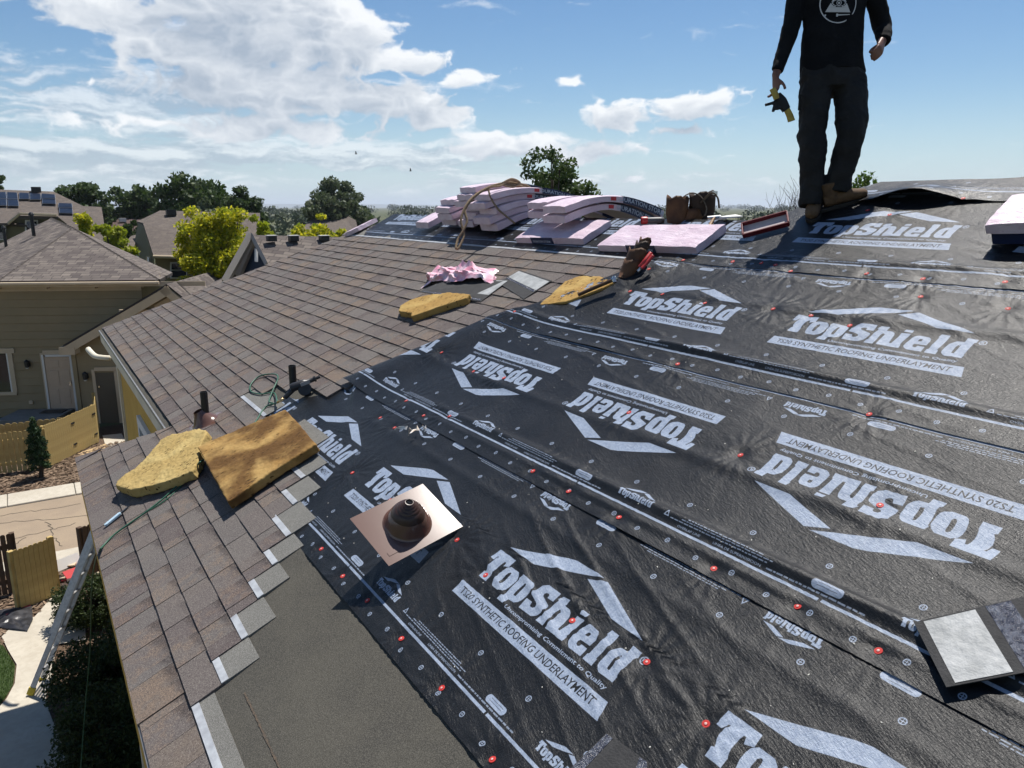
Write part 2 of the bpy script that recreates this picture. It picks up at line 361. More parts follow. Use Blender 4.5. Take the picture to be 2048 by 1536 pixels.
# ------------------------------------------------------------------ shingles
def shingle_material():
    m = bpy.data.materials.new('laminated_shingle'); m.use_nodes = True; nt = m.node_tree; X.nt = nt
    bs = nt.nodes['Principled BSDF']; bs.inputs['Roughness'].default_value = .92; bs.inputs['Specular IOR Level'].default_value = .25
    geo = nt.nodes.new('ShaderNodeNewGeometry'); oi = nt.nodes.new('ShaderNodeObjectInfo')
    r = X.op('FRACT', X(geo.outputs['Random Per Island']) * 7.13 + X(oi.outputs['Random']) * 5.77)
    r2 = X.op('FRACT', r * 17.31)
    tc = nt.nodes.new('ShaderNodeTexCoord'); pos = geo.outputs['Position']
    rp = nt.nodes.new('ShaderNodeValToRGB'); rp.color_ramp.interpolation = 'CONSTANT'; e = rp.color_ramp.elements
    cols = [(0, (.116, .099, .092)), (.20, (.098, .080, .077)), (.38, (.126, .112, .103)), (.56, (.086, .068, .066)), (.68, (.136, .108, .088)), (.78, (.112, .101, .095)), (.90, (.122, .103, .093))]
    e[0].position = 0; e[0].color = (*cols[0][1], 1); e[1].position = cols[1][0]; e[1].color = (*cols[1][1], 1)
    for p, c in cols[2:]:
        k = e.new(p); k.color = (*c, 1)
    nt.links.new(r.o, rp.inputs[0])
    uv = nt.nodes.new('ShaderNodeSeparateXYZ'); nt.links.new(tc.outputs['UV'], uv.inputs[0])
    u, v = X(uv.outputs[0]), X(uv.outputs[1])
    blot = nz(pos, 9, 4, .6)
    c = mixc(blot.smooth(.35, .7) * .55, rp.outputs[0], (.112, .097, .091))
    gr = nz(pos, 150, 4, .85)
    warm = (nz(pos, 14, 4, .6) + r2 * .5).smooth(.78, .98)
    c = mixc(warm * gr.smooth(.44, .6) * .6, c, (.22, .135, .075))
    band = (v + (nz(pos, 30, 3) - .5) * .3 + (u - .5) * .28).smooth(.62, .9) * r2.smooth(.25, .45)      # dark granule band of the lower ply
    c = mixc(band * .72, c, (.035, .027, .027))
    c = mixc(gr.smooth(.52, .64) * .65, c, (.26, .235, .21)); c = mixc(gr.smooth(.48, .38) * .65, c, (.024, .020, .019))
    nt.links.new(c, bs.inputs['Base Color'])
    b = nt.nodes.new('ShaderNodeBump'); b.inputs['Strength'].default_value = .55; b.inputs['Distance'].default_value = .004
    nt.links.new((gr + nz(pos, 40, 4) * .6).o, b.inputs['Height']); nt.links.new(b.outputs[0], bs.inputs['Normal'])
    return m
M_sh = shingle_material()
M_lap = mat('grey_granule_headlap', (.105, .102, .092), .95, (.085, .083, .076), 6, 5, .5, 380, .2, fine=((.27, .265, .245), 300, .75), bdist=.004)
M_nailstrip = mat('white_nailing_strip', (.40, .42, .44), .45, (.28, .29, .31), 14, 5, .2, 80, .5)

BND = [(.86, 5.98), (1.01, 5.76), (1.46, 5.51), (1.9, 5.26), (2.29, 5.08), (2.54, 4.79), (2.89, 4.53), (3.31, 4.25)]
def bnd(t): return float(np.interp(t, [a for a, b in BND], [b for a, b in BND]))
TK = [-.83, -.60, -.45, -.295, -.14] + [.007 + .1445 * j for j in range(23)]
def s_end(k):
    near = {0: 3.41, 1: 3.27, 2: 3.47, 3: 3.70, 4: 3.90, 5: 4.08, 6: 4.37, 7: 4.62, 8: 4.95, 9: 6.76, 10: 6.5, 11: 6.22}
    return near.get(k, bnd(TK[k] + .07) - .12)
def s_hip(t): return (S_NEAR - HIPK * (t - EAVE_N)) if t < EAVE_F - .01 else (S_FAR - HIPK * (t - EAVE_F))
def course_n(dt): return .0190 - dt / .337 * .0155
TABL = .165
def tab_geo(w0, w1, x0, dt1, raised, expo):
    # local coordinates: x along s, y up slope, z off the plane
    n0, n1 = course_n(0) + raised, course_n(dt1) + raised * .5
    return [(0, 0, .001), (w0, 0, .001), (0, 0, n0), (w0, 0, n0), (w1 + x0, dt1, n1), (x0, dt1, n1), (x0, dt1, .001), (w1 + x0, dt1, .001)]
tabs = []
for k, t0 in enumerate(TK):
    t1 = TK[k + 1] if k + 1 < len(TK) else t0 + .1445
    dt = t1 - t0 + .012
    hipE = s_hip(t0 + .001) - .012; s = s_end(k) - random.uniform(0, .0)
    far = s_hip(t0)
    flip = random.random() < .5
    while s < far - .02:
        w = random.choice((.08, .12, .16, .19, .24, .31)) * random.uniform(.9, 1.1)
        if far - s - w < .07: w = far - s
        # trim the last tab along the hip
        wtop = min(w, max(.004, (far - HIPK * dt) - s)) if s + w > far - HIPK * dt else w
        tabs.append((k, s, t0, w, wtop, dt, .0032 if flip else .0))
        flip = not flip if random.random() < .8 else flip
        s += w
def tab_mesh(mb, k, s, t, w, wt, dt, ra, world=True):
    g = .0012
    n0, n1 = course_n(0) + ra, course_n(dt) + ra * .5
    P = [(g, 0, .002), (w - g, 0, .002), (g, 0, n0), (w - g, 0, n0), (wt - g if wt > 3 * g else wt, dt, n1), (min(g, wt * .3), dt, n1), (min(g, wt * .3), dt, .001), (wt - g if wt > 3 * g else wt, dt, .001)]
    fs = [(0, 1, 3, 2), (2, 3, 4, 5), (0, 2, 5, 6), (1, 7, 4, 3)]
    uvs = [((0, 0), (1, 0), (1, 0), (0, 0)), ((0, 0), (1, 0), (1, 1), (0, 1)), ((0, 0), (0, 0), (0, 1), (0, 1)), ((1, 0), (1, 1), (1, 1), (1, 0))]
    if world: P = [RW(s + a, t + b, c) for a, b, c in P]
    fs = [f[::-1] for f in fs]; uvs = [u[::-1] for u in uvs]
    mb.add(P, fs, 0, uvs)
def tab_depth(q): return (RW(q[1] + q[3] / 2, q[2] + .07) - CAM).length
tabs.sort(key=tab_depth)
for q in tabs[:300]:
    mb = MB(); tab_mesh(mb, *q, world=False)
    # local frame (s,t,n)
    M = Matrix.Translation(RW(q[1], q[2])) @ RM.to_4x4()
    mb.v = [tuple((M @ Vector(v)) - RW(q[1], q[2])) for v in mb.v]
    mb.build('shingle', M_sh, roof, M=Matrix.Translation(RW(q[1], q[2])))
mb = MB()
for q in tabs[300:]: tab_mesh(mb, *q)
tag(mb.build('shingle_field', M_sh, roof), kind='stuff')
# nailing strips and headlaps that still lie open at the near end of each course, and along the top course
def strip(name, m, s0, s1, t0, dta, dtb, lift=0.0):
    ns = max(2, int((s1 - s0) / .3)); b = MB(); vs = []
    for i in range(ns + 1):
        s = s0 + (s1 - s0) * i / ns
        w = .002 * math.sin(s * 9)
        vs += [RW(s, t0 + dta, course_n(dta) + lift + w * .3), RW(s, t0 + dtb, course_n(dtb) + lift + w), RW(s, t0 + dta, .0005), RW(s, t0 + dtb, .0005)]
    fs = []
    for i in range(ns):
        a = 4 * i; fs += [(a, a + 1, a + 5, a + 4), (a + 1, a + 3, a + 7, a + 5), (a, a + 4, a + 6, a + 2)]
    fs += [(0, 2, 3, 1), (4 * ns, 4 * ns + 1, 4 * ns + 3, 4 * ns + 2)]
    return b.add(vs, fs).build(name, m, roof)
for k in range(0, 9):
    s0 = s_end(k); s1 = s0 + .55; s2 = max(s0 + .03, min(s_end(k + 1) + .02, s0 + .6))
    nat = TK[k + 1] - TK[k] - .002
    if k == 0: s1 = 3.9
    strip('headlap', M_lap, s0 if k else 1.2, s1, TK[k], nat + .012, .335, .0012 * (k % 2) + .0008)
    strip('nailing_strip', M_nailstrip, (s0 if k else 1.2) + .002, s2 if k else 3.30, TK[k], nat + .002, nat + .036, .0050)
# starter course tabs still open by the camera
q = 1.0
while q < 3.40:
    w = random.choice((.2, .28, .33)); w = min(w, 3.41 - q)
    mb = MB(); tab_mesh(mb, 0, q, -.822, w, w, .235, 0.0); mb.v = [tuple(Vector(v) - ROOF_N * .004) for v in mb.v]
    mb.build('shingle', M_sh, roof); q += w
kt = 8
strip('headlap', M_lap, 6.0, 6.9, TK[8], .15, .335, .002); strip('nailing_strip', M_nailstrip, 6.0, 6.78, TK[8], .146, .178, .0055)
strip('headlap', M_lap, 4.0, 10.85, TK[27], .15, .337, .001); strip('nailing_strip', M_nailstrip, 4.0, 10.7, TK[27], .146, .172, .0050)
# metal glints at the course ends along the hip
for k in range(5, 28, 3):
    t = TK[k]; s = s_hip(t)
    MB().box((0, 0, 0), (.05, .03, .012), (Matrix.Translation(RW(s - .012, t + .01, .010)) @ RL.to_4x4())).build('hip_metal', M_nailstrip, roof)
# a rusty brown granule line left on the membrane, and scuffs
for (a_, b_, t_, w_) in ((1.4, 3.12, -.385, .006),):
    gl_ = MB()
    for i in range(60):
        s_ = a_ + (b_ - a_) * i / 60; gl_.add([RW(s_, t_ - w_ * random.uniform(.3, 1), .0028), RW(s_ + .03, t_ - w_ * random.uniform(.3, 1), .0028), RW(s_ + .03, t_ + w_ * random.uniform(.3, 1), .0028), RW(s_, t_ + w_ * random.uniform(.3, 1), .0028)], [(3, 2, 1, 0)])
    gl_.build('granule_line', mat('rust_granules', (.115, .082, .055), .95, (.07, .06, .048), 120, 3, .5, 200), roof)
# ------------------------------------------------------------------ printed underlayment
PIT, WID = 1.346, 1.19
LOGO = [
 ([(43,653),(174,652),(180,607),(150,596),(143,617),(135,617),(131,601),(130,580),(133,558),(138,541),(143,532),(147,496),(84,497),(83,530),(92,534),(78,558),(72,582),(75,605),(83,619),(74,617),(69,601),(65,595),(41,597)],),
 ([(191,616),(247,616),(266,602),(278,583),(279,560),(281,539),(279,522),(270,509),(248,497),(201,498),(189,506),(180,524),(172,552),(170,581),(174,600)],[(215,594),(222,593),(226,583),(228,557),(232,535),(227,525),(219,525),(213,535),(209,559),(208,585)],),
 ([(282,618),(362,617),(377,607),(386,591),(388,570),(391,550),(391,528),(385,512),(370,499),(334,496),(334,467),(284,468),(287,491),(295,495),(296,510),(291,536),(285,564),(282,592),(276,598)],[(332,594),(338,592),(341,578),(344,551),(348,525),(334,522),(329,538),(326,565),(327,588)],),
 ([(430,649),(513,648),(520,601),(481,600),(478,613),(471,618),(456,616),(450,607),(456,596),(518,576),(523,567),(524,535),(516,515),(497,499),(411,497),(401,548),(439,548),(447,531),(456,528),(468,530),(475,538),(469,552),(457,557),(405,572),(399,577),(403,605),(407,631)],),
 ([(537,645),(581,647),(580,617),(612,616),(626,608),(635,592),(648,525),(657,525),(656,498),(598,497),(594,519),(591,584),(582,593),(575,590),(573,573),(580,519),(580,498),(532,498),(532,522),(539,528),(534,589),(538,615),(533,623),(527,622)],),
 ([(658,616),(706,616),(704,586),(702,551),(704,525),(708,523),(713,496),(656,497),(655,523),(660,525),(661,553),(662,586)],),
 ([(664,646),(702,647),(703,627),(663,627)],),
 ([(748,615),(796,613),(810,601),(818,577),(817,549),(763,548),(759,538),(764,526),(775,521),(782,525),(783,536),(817,535),(821,497),(753,496),(739,503),(725,517),(723,541),(725,564),(726,588),(733,603)],[(765,588),(774,590),(780,586),(780,573),(764,570),(763,580)],),
 ([(834,648),(875,647),(879,602),(879,527),(885,526),(889,495),(836,496),(834,523),(840,526),(838,573),(836,619),(836,625),(830,624)],),
 ([(955,646),(1001,644),(1003,620),(997,617),(996,594),(997,567),(1000,523),(1004,520),(1004,495),(930,494),(919,500),(907,511),(902,525),(899,554),(902,587),(920,612),(931,615),(955,616)],[(942,590),(952,592),(954,581),(957,521),(945,522),(943,531),(939,569)],),
 ([(78,686),(377,797),(426,809),(610,807),(532,779),(266,686)],),
 ([(548,765),(639,800),(966,681),(789,683)],),
]
SS = 2; TWp, THp = 1346 * SS, 1190 * SS
def fill(a, polys, val=1.0):
    pts = np.concatenate([np.array(p, float) for p in polys])
    x0, x1 = int(math.floor(pts[:, 0].min() * SS)) - 1, int(math.ceil(pts[:, 0].max() * SS)) + 1
    y0, y1 = max(0, int(math.floor(pts[:, 1].min() * SS)) - 1), min(a.shape[0], int(math.ceil(pts[:, 1].max() * SS)) + 1)
    if y1 <= y0: return
    xs = (np.arange(x0, x1) + .5) / SS; ins = np.zeros((y1 - y0, x1 - x0), bool); ys = (np.arange(y0, y1) + .5) / SS
    for p in polys:
        p = np.array(p, float)
        for (ax, ay), (bx, by) in zip(p, np.roll(p, -1, 0)):
            if ay == by: continue
            act = ((ys >= ay) != (ys >= by))
            if not act.any(): continue
            xc = ax + (ys - ay) / (by - ay) * (bx - ax)
            ins ^= act[:, None] & (xs[None, :] < xc[:, None])
    cols = np.arange(x0, x1) % a.shape[1]
    sub = a[y0:y1][:, cols]; sub[ins] = val
    rows = np.arange(y0, y1); a[np.ix_(rows, cols)] = sub
def text_tris(txt, bold=0.0):
    cu = bpy.data.curves.new('tmp_text', 'FONT'); cu.body = txt; cu.size = 1; cu.offset = bold; cu.resolution_u = 2
    o = bpy.data.objects.new('tmp_text', cu); COL.objects.link(o)
    dg = bpy.context.evaluated_depsgraph_get(); me = o.evaluated_get(dg).to_mesh()
    me.calc_loop_triangles()
    v = np.array([w.co[:2] for w in me.vertices]); t = np.array([q.vertices[:] for q in me.loop_triangles])
    o.evaluated_get(dg).to_mesh_clear(); bpy.data.objects.remove(o); bpy.data.curves.remove(cu)
    return v, t
_TC = {}
def put_text(a, txt, x0, x1, y0, h, val=1.0, bold=0.0, rot=False, cap=.73):
    if (txt, bold) not in _TC: _TC[(txt, bold)] = text_tris(txt, bold)
    v, t = _TC[(txt, bold)]
    w = v[:, 0].max() - v[:, 0].min(); P = np.stack([(v[:, 0] - v[:, 0].min()) / w * (x1 - x0) + x0, v[:, 1] / cap * h + y0], 1)
    if rot: P = np.array([1346 + rot, 1190]) - P
    for q in t: fill(a, [P[q]], val)
def ring(a, x, y, r, th, cross=True):
    an = np.linspace(0, 2 * np.pi, 20, endpoint=False); c = lambda q: [(x + q * math.cos(w), y + q * math.sin(w)) for w in an]
    fill(a, [c(r), c(r - th)])
    if cross:
        for d in ((1, 0), (0, 1)):
            fill(a, [[(x - d[0] * r * .8 - d[1] * 1.2, y - d[1] * r * .8 - d[0] * 1.2), (x + d[0] * r * .8 - d[1] * 1.2, y + d[1] * r * .8 - d[0] * 1.2), (x + d[0] * r * .8 + d[1] * 1.2, y + d[1] * r * .8 + d[0] * 1.2), (x - d[0] * r * .8 + d[1] * 1.2, y - d[1] * r * .8 + d[0] * 1.2)]])
def pattern():
    a = np.zeros((THp, TWp), np.float32)
    for g in LOGO: fill(a, g)
    fill(a, [[(49, 436), (49, 369), (1077, 362), (1051, 433)]])
    put_text(a, 'TS20 SYNTHETIC ROOFING UNDERLAYMENT', 92, 1012, 386, 34, 0.0, .012)
    put_text(a, 'Uncompromising Commitment to Quality', 356, 1004, 458, 18, 1.0, .012)
    ring(a, 1028, 627, 17, 4, False); put_text(a, 'R', 1020, 1036, 619, 17, 1.0, .01)
    def edge(f, off, rot):
        def T(p): return [((1346 + off) - x, 1190 - y) if rot else (x + off, y) for x, y in p]
        # overlap line, broken once per repeat
        fill(a, [T([(4, 116), (1338, 116), (1338, 128), (4, 128)])])
        # pill
        an = np.linspace(-np.pi / 2, np.pi / 2, 8); R = 16
        fill(a, [T([(45 + R * math.cos(w), 168 + R * math.sin(w)) for w in an] + [(-45 - R * math.cos(w), 168 - R * math.sin(w)) for w in an])])
        for y in (163, 173): fill(a, [T([(-40, y), (40, y), (40, y + 3), (-40, y + 3)])], .45)
        # small logo
        for g in LOGO: fill(a, [T([(253 + (x - 43) * .232, 160 + (y - 497) * .232) for x, y in q]) for q in g])
        # recycling triangle and small print
        fill(a, [T([(560, 160), (590, 160), (575, 188)]), T([(567, 164), (583, 164), (575, 179)])])
        rr = (off if rot else False)
        def txt(s_, x0, x1, y, h):
            if rot: put_text(a, s_, x0, x1, y, h, .9, .004, rot=off)
            else: put_text(a, s_, x0 + off, x1 + off, y, h, .9, .004)
        txt('OVERLAP LINE', 655, 780, 138, 10); txt('LINEA DE SUPERPOSICION', 850, 1080, 138, 10)
        rs = random.Random(5)
        for i, (xa, xb) in enumerate(((600, 1090), (660, 1110), (690, 1060))):
            x = xa
            while x < xb:
                w = rs.uniform(8, 26); fill(a, [T([(x, 158 + i * 10), (x + w, 158 + i * 10), (x + w, 162 + i * 10), (x, 162 + i * 10)])], .75); x += w + 5
        x = 1105
        while x < 1500:
            w = rs.uniform(10, 30); fill(a, [T([(x, 140), (x + w, 140), (x + w, 146), (x, 146)])], .7); x += w + 5
    edge(a, -623, False)                     # lower edge: pill at u = -0.623 m
    edge(a, (2800 - 2425) * 2 - 1346 - (2800 - 2425), True)
    for i in range(8):
        for y in (46 if i % 2 else 60,):
            ring(a, (2800 - 2153) + i * 168.25 - 168.25 * 4, y, 11.5, 3.2)
            ring(a, (2800 - 2153) + i * 168.25 - 168.25 * 4 + 60, 1190 - y, 11.5, 3.2)
    for i in range(4):
        x = (2800 - 2668) + i * 336.5
        ring(a, x, 262, 12.5, 3.4); ring(a, x + 148, 594, 12.5, 3.4) if i in (2,) else None; ring(a, x - 26, 922, 12.5, 3.4)
    a = a.reshape(THp // SS, SS, TWp // SS, SS).mean((1, 3))
    img = bpy.data.images.new('underlayment_print', TWp // SS, THp // SS, alpha=False, float_buffer=False); img.colorspace_settings.name = 'Non-Color'
    px = np.ones((THp // SS, TWp // SS, 4), np.float32); px[..., :3] = a[..., None]
    img.pixels.foreach_set(px.ravel()); img.update(); img.pack()
    return img
def sheet_material():
    m = bpy.data.materials.new('black_woven_underlayment'); m.use_nodes = True; nt = m.node_tree; X.nt = nt
    bs = nt.nodes['Principled BSDF']
    uvn = nt.nodes.new('ShaderNodeUVMap'); uvn.uv_map = 'UVMap'
    ti = nt.nodes.new('ShaderNodeTexImage'); ti.image = pattern(); ti.extension = 'REPEAT'; nt.links.new(uvn.outputs[0], ti.inputs[0])
    at = nt.nodes.new('ShaderNodeAttribute'); at.attribute_name = 'roof_st'
    st = at.outputs['Vector']
    sp = nt.nodes.new('ShaderNodeSeparateXYZ'); nt.links.new(st, sp.inputs[0]); s, t = X(sp.outputs[0]), X(sp.outputs[1])
    d1 = s * .95 + t * .32; d2 = s * -.32 + t * .95
    crumple = nz(xyz(d1 * 1.0, d2 * 3.2, 0), 16, 5, .62)          # creased film, creases run across the strip
    fibre = nz(xyz(d1 * 1.0, d2 * 3.5, 3.0), 42, 3, .7); fibre2 = nz(xyz(s * 3.5 + t * 1.5, t * 1.0, 7.0), 50, 3, .7)
    weave = fibre + fibre2
    worn = nz(st, 60, 4, .7)
    blk = mixc(nz(st, 5, 4).smooth(.35, .7), (.0062, .0068, .0078), (.0105, .0110, .0120))
    thread = (fibre * fibre2).smooth(.27, .40)
    blk = mixc(thread * nz(st, 3, 3).smooth(.35, .65), blk, (.026, .028, .031))
    ink = mixc(worn.smooth(.35, .7), (.205, .25, .335), (.29, .34, .42))
    pf = X(ti.outputs[0]) * (worn.smooth(.22, .40) * .25 + .75) * (nz(st, 7, 3).smooth(.3, .6) * .12 + .88)
    c = mixc(pf, blk, ink)
    nt.links.new(c, bs.inputs['Base Color'])
    nt.links.new((nz(st, 30, 3) * .16 + .29).o, bs.inputs['Roughness']); bs.inputs['Specular IOR Level'].default_value = .25
    b1 = nt.nodes.new('ShaderNodeBump'); b1.inputs['Strength'].default_value = .55; b1.inputs['Distance'].default_value = .006
    nt.links.new((crumple * nz(st, 2.2, 3).smooth(.3, .7) * 1.2 + nz(st, 6, 4) * 1.1).o, b1.inputs['Height'])
    b2 = nt.nodes.new('ShaderNodeBump'); b2.inputs['Strength'].default_value = .45; b2.inputs['Distance'].default_value = .005
    nt.links.new(weave.o, b2.inputs['Height']); nt.links.new(b1.outputs[0], b2.inputs['Normal'])
    nt.links.new(b2.outputs[0], bs.inputs['Normal'])
    return m
M_sheet = sheet_material()

NAILS = [(2.33,.24),(2.72,.25),(3.4,.24),(3.75,.25),(4.29,.68),(1.91,.21),(3.04,.74),(3.1,.25),(2.69,.69),(2.14,.76),(1.76,.8),(1.44,.75),(1.49,1.27),(1.85,1.25),(1.19,1.26),(2.41,1.26),(2.78,1.26),(3.1,1.27),(2.21,1.83),(1.54,1.82),(2.99,1.86),(3.06,2.31),(1.88,2.28),(4.16,1.8),(4.5,1.76),(5.04,1.81),(4.15,1.35),(4.37,1.27),(4.72,1.31),(4.74,1.1),(4.48,1.09),(3.74,.69),(4.86,2.41),(4.54,2.83),(4.11,2.92),(3.82,2.95),(3.41,2.92),(2.91,2.95),(2.65,2.94),(2.39,2.9),(2.21,3.23),(1.78,3.2),(3.61,3.42),(3.1,3.36),(2.62,3.4),(2.29,3.39),(1.9,3.42),(4.17,3.18),(4.36,3.37),(4.03,3.38),(3.38,3.43),(3.26,3.42),(3.12,4.18),(2.93,4.12),(2.56,4.28)]
def wrinkle(s, t):
    w = 0.012 * fbm(s * 1.5, t * 2.6, 3) + .0030 * fbm(s * 7, t * 4, 3)
    # long billows lying along the strips, just above each overlap
    for tb, amp, wd in ((1.385, .022, .026), (2.445, .030, .028), (3.51, .020, .028), (1.735, .022, .036), (2.98, .012, .04), (1.29, .008, .016), (1.05, .008, .03)):
        tt = t - tb - .02 * fbm(s * .8 + tb, s * 0, 3)
        m = np.clip(.55 + 2.2 * fbm(s * .55 + tb * 3, s * 0 + tb, 2), 0, 1.3) * sstep(6.0, 3.2, s)
        w = w + amp * m * np.exp(-(tt / wd) ** 2)
    # slack creases running up the slope on the lowest strip, and diagonal ones elsewhere
    def crease(a, b, k, ph): 
        q = s * a + t * b + .09 * fbm(s * 2 + ph, t * 1.6, 3)
        r = 1 - np.abs(np.sin(q * k + ph)); return r ** 5
    z1 = sstep(.2, .4, t) * sstep(1.25, 1.0, t) * sstep(.6, 1.2, s) * sstep(3.4, 2.6, s)
    w = w + .015 * z1 * crease(-.33, 1, 23.0, .4) * np.clip(.35 + 2 * fbm(s * 1.6, t * 1.1 + 4, 2), 0, 1)
    z2 = sstep(1.4, 1.6, t) * sstep(5.5, 4.5, s)
    w = w + .0075 * z2 * crease(-.22, 1, 15.0, 1.7) * np.clip(.2 + 2.4 * fbm(s * 1.1, t * 1.3 + 8, 2), 0, 1)
    z3 = sstep(2.5, 2.8, t) * sstep(3.0, 2.0, s)
    w = w + .011 * z3 * crease(-.45, 1, 22.0, .9) * np.clip(.35 + 2 * fbm(s * 1.4 + 3, t * 1.3 + 2, 2), 0, 1)
    for a, b in NAILS:
        r2 = (s - a) ** 2 + (t - b) ** 2
        w = w - .007 * np.exp(-r2 / .0018) 
        th_ = np.arctan2(t - b, s - a); w = w + (.0075 if b < .9 else .0045) * np.exp(-r2 / .022) * (np.sin(th_ * 7 + a * 9) ** 2) * (1 - np.exp(-r2 / .0018))
    return w
T0S = [.172, 1.205, 2.275, 3.345, 4.27]
def hump(s, t):            # slack edge of the sheets rolled up over the open shingle ends
    e = np.interp(t, [a for a, b in BND], [b for a, b in BND]); d = e - s
    a = sstep(.9, 1.15, t) * sstep(3.45, 3.2, t)
    return a * (.046 * np.exp(-((d - .05) / np.where(d > .05, .30, .16)) ** 2))
def sheet_n(s, t, j):
    t0 = T0S[j]
    base = .004 + .005 * (1 - sstep(t0 + .15, t0 + .34, t)) * (0 if j == 0 else 1)
    lift = np.exp(-((t - t0) / .03) ** 2) * np.clip(-.003 + .05 * fbm(s * 1.3 + j * 7, s * 0 + 3.3, 3), 0, .013) * (0 if j == 0 else 1)
    n = base + np.maximum(wrinkle(s, t) + .004, -.0015) + hump(s, t) + lift
    if j == 4:
        n = n + .09 * np.exp(-((s - 2.86) / .26) ** 2) * np.exp(-((t - t0) / .16) ** 2) + .02 * np.exp(-((t - t0) / .05) ** 2) * np.abs(fbm(s * 4, s * 0, 2))
    if j == 0:       # flat where the shingle courses lie on it
        und = sstep(.10, .02, t - (s - 3.62) * .62) * sstep(3.55, 3.75, s)
        und = np.maximum(und, sstep(6.05, 6.15, s)); n = n * (1 - und) + .0002 * und
    return n
def make_sheet(j, s0, smax, t1, phase, inv, label, ds=.014, dtt=.013, extra=None):
    t0 = T0S[j]; V = []; U = []; A = []; Q = []; off = 0
    for (ta, tb, fn) in [(t0, t1, smax)] + ([extra] if extra else []):
        ts = np.arange(ta, tb + 1e-6, dtt); ts[-1] = tb
        ns = int((max(fn(t) for t in ts) - s0) / ds)
        for t in ts:
            ss = np.linspace(s0, fn(t), ns)
            te = t + (.006 * fbm(ss * 3 + j, ss * 0 + .5, 3) if abs(t - t0) < .02 else 0)
            te = np.broadcast_to(te, ss.shape); n = sheet_n(ss, te, j)
            V.append(np.outer(ss, ROOF_S) + np.outer(te, ROOF_T) + np.outer(n, ROOF_N))
            u = (phase - ss) / PIT; v = (te - t0) / WID
            if inv: u = -u; v = 1 - v
            U.append(np.stack([u, v], 1)); A.append(np.stack([ss, te, ss * 0], 1))
        i = (np.arange(len(ts) - 1)[:, None] * ns + np.arange(ns - 1)[None, :]).ravel() + off
        Q.append(np.stack([i, i + ns, i + ns + 1, i + 1], 1)); off += len(ts) * ns
    V = np.concatenate(V); U = np.concatenate(U); A = np.concatenate(A); Fq = np.concatenate(Q)
    me = bpy.data.meshes.new('underlayment_sheet'); me.from_pydata(V.tolist(), [], Fq.tolist())
    lay = me.uv_layers.new(name='UVMap'); lay.data.foreach_set('uv', U[Fq.ravel()].ravel())
    at = me.attributes.new('roof_st', 'FLOAT_VECTOR', 'POINT'); at.data.foreach_set('vector', A.ravel())
    me.polygons.foreach_set('use_smooth', [True] * len(me.polygons)); me.materials.append(M_sheet); me.update()
    o = bpy.data.objects.new('underlayment_sheet', me); COL.objects.link(o)
    return tag(o, label, 'underlayment', 'strips of printed roofing underlayment')
sheets = [
 make_sheet(0, .0, lambda t: 6.15 if t < .86 else bnd(t), T0S[0] + WID, 2.80, False, 'lowest strip of black printed underlayment, bordering the bare grey membrane'),
 make_sheet(1, .0, lambda t: bnd(t), T0S[1] + WID, 2.80 - .232 - .155 + .0, True, 'second strip of black underlayment, its big lettering printed upside down'),
 make_sheet(2, .0, lambda t: bnd(t), T0S[2] + WID, 4.03 + .078, False, 'third strip of black underlayment, beside the open tool pouch'),
 make_sheet(3, -.5, lambda t: (10.35 - .5 * max(0, 3.55 - t) * 3), 4.0, 3.33 + .078, False, 'uppermost long strip of black underlayment under the shingle bundles', .02, .014, (4.0, 4.53, lambda t: S_R2 - HIPK * (t - 4.0))),
 make_sheet(4, -.5, lambda t: S_R2 - HIPK * (t - 4.0) - .02, 4.6, 2.9, True, 'short strip of underlayment with a lifted flapping edge beside the boots', .016, .012),
]
# cap nails belong to the strip they hold
M_red = mat('red_plastic_cap', (.45, .030, .025), .6, None, spec=.3); M_nailhead = mat('nail_head', (.55, .36, .33), .5)
def sheet_of(t): return max(j for j in range(5) if T0S[j] <= t + .02)
capm = MB().lathe([(.0130, 0), (.0132, .0008), (.0122, .0018), (.0066, .0018), (.0058, .0030), (.0045, .0032)], Matrix(), 16, 0)
capm.lathe([(.0045, .0032), (.0030, .0038), (.0001, .0039)], Matrix(), 12, 1)
cap0 = None
for (a, b) in NAILS:
    j = sheet_of(b); n = float(sheet_n(np.array([a]), np.array([b]), j)[0])
    M = Matrix.Translation(RW(a, b, n + .001)) @ RL.to_4x4() @ Matrix.Rotation(random.uniform(-.12, .12), 4, 'X') @ Matrix.Rotation(random.uniform(-.12, .12), 4, 'Y')
    if cap0 is None: cap0 = capm.build('cap_nail', [M_red, M_nailhead], sheets[j], smooth=True, M=M, sharp=25)
    else: inst('cap_nail', cap0.data, M, sheets[j])

def px_st(px, py, n=0.0):
    d = ray(px, py); q = d * (-(CAMH - n) / d.dot(ROOF_N)); p = CAM + q
    return p.dot(ROOF_S), p.dot(ROOF_T)
def px_roof(px, py, n=0.0): s, t = px_st(px, py, n); return RW(s, t, n)
def proj(p):
    q = Vector(p) - CAM; z = q.dot(FW); return 1024 + FPX * q.dot(RT) / z, 768 - FPX * q.dot(UP) / z

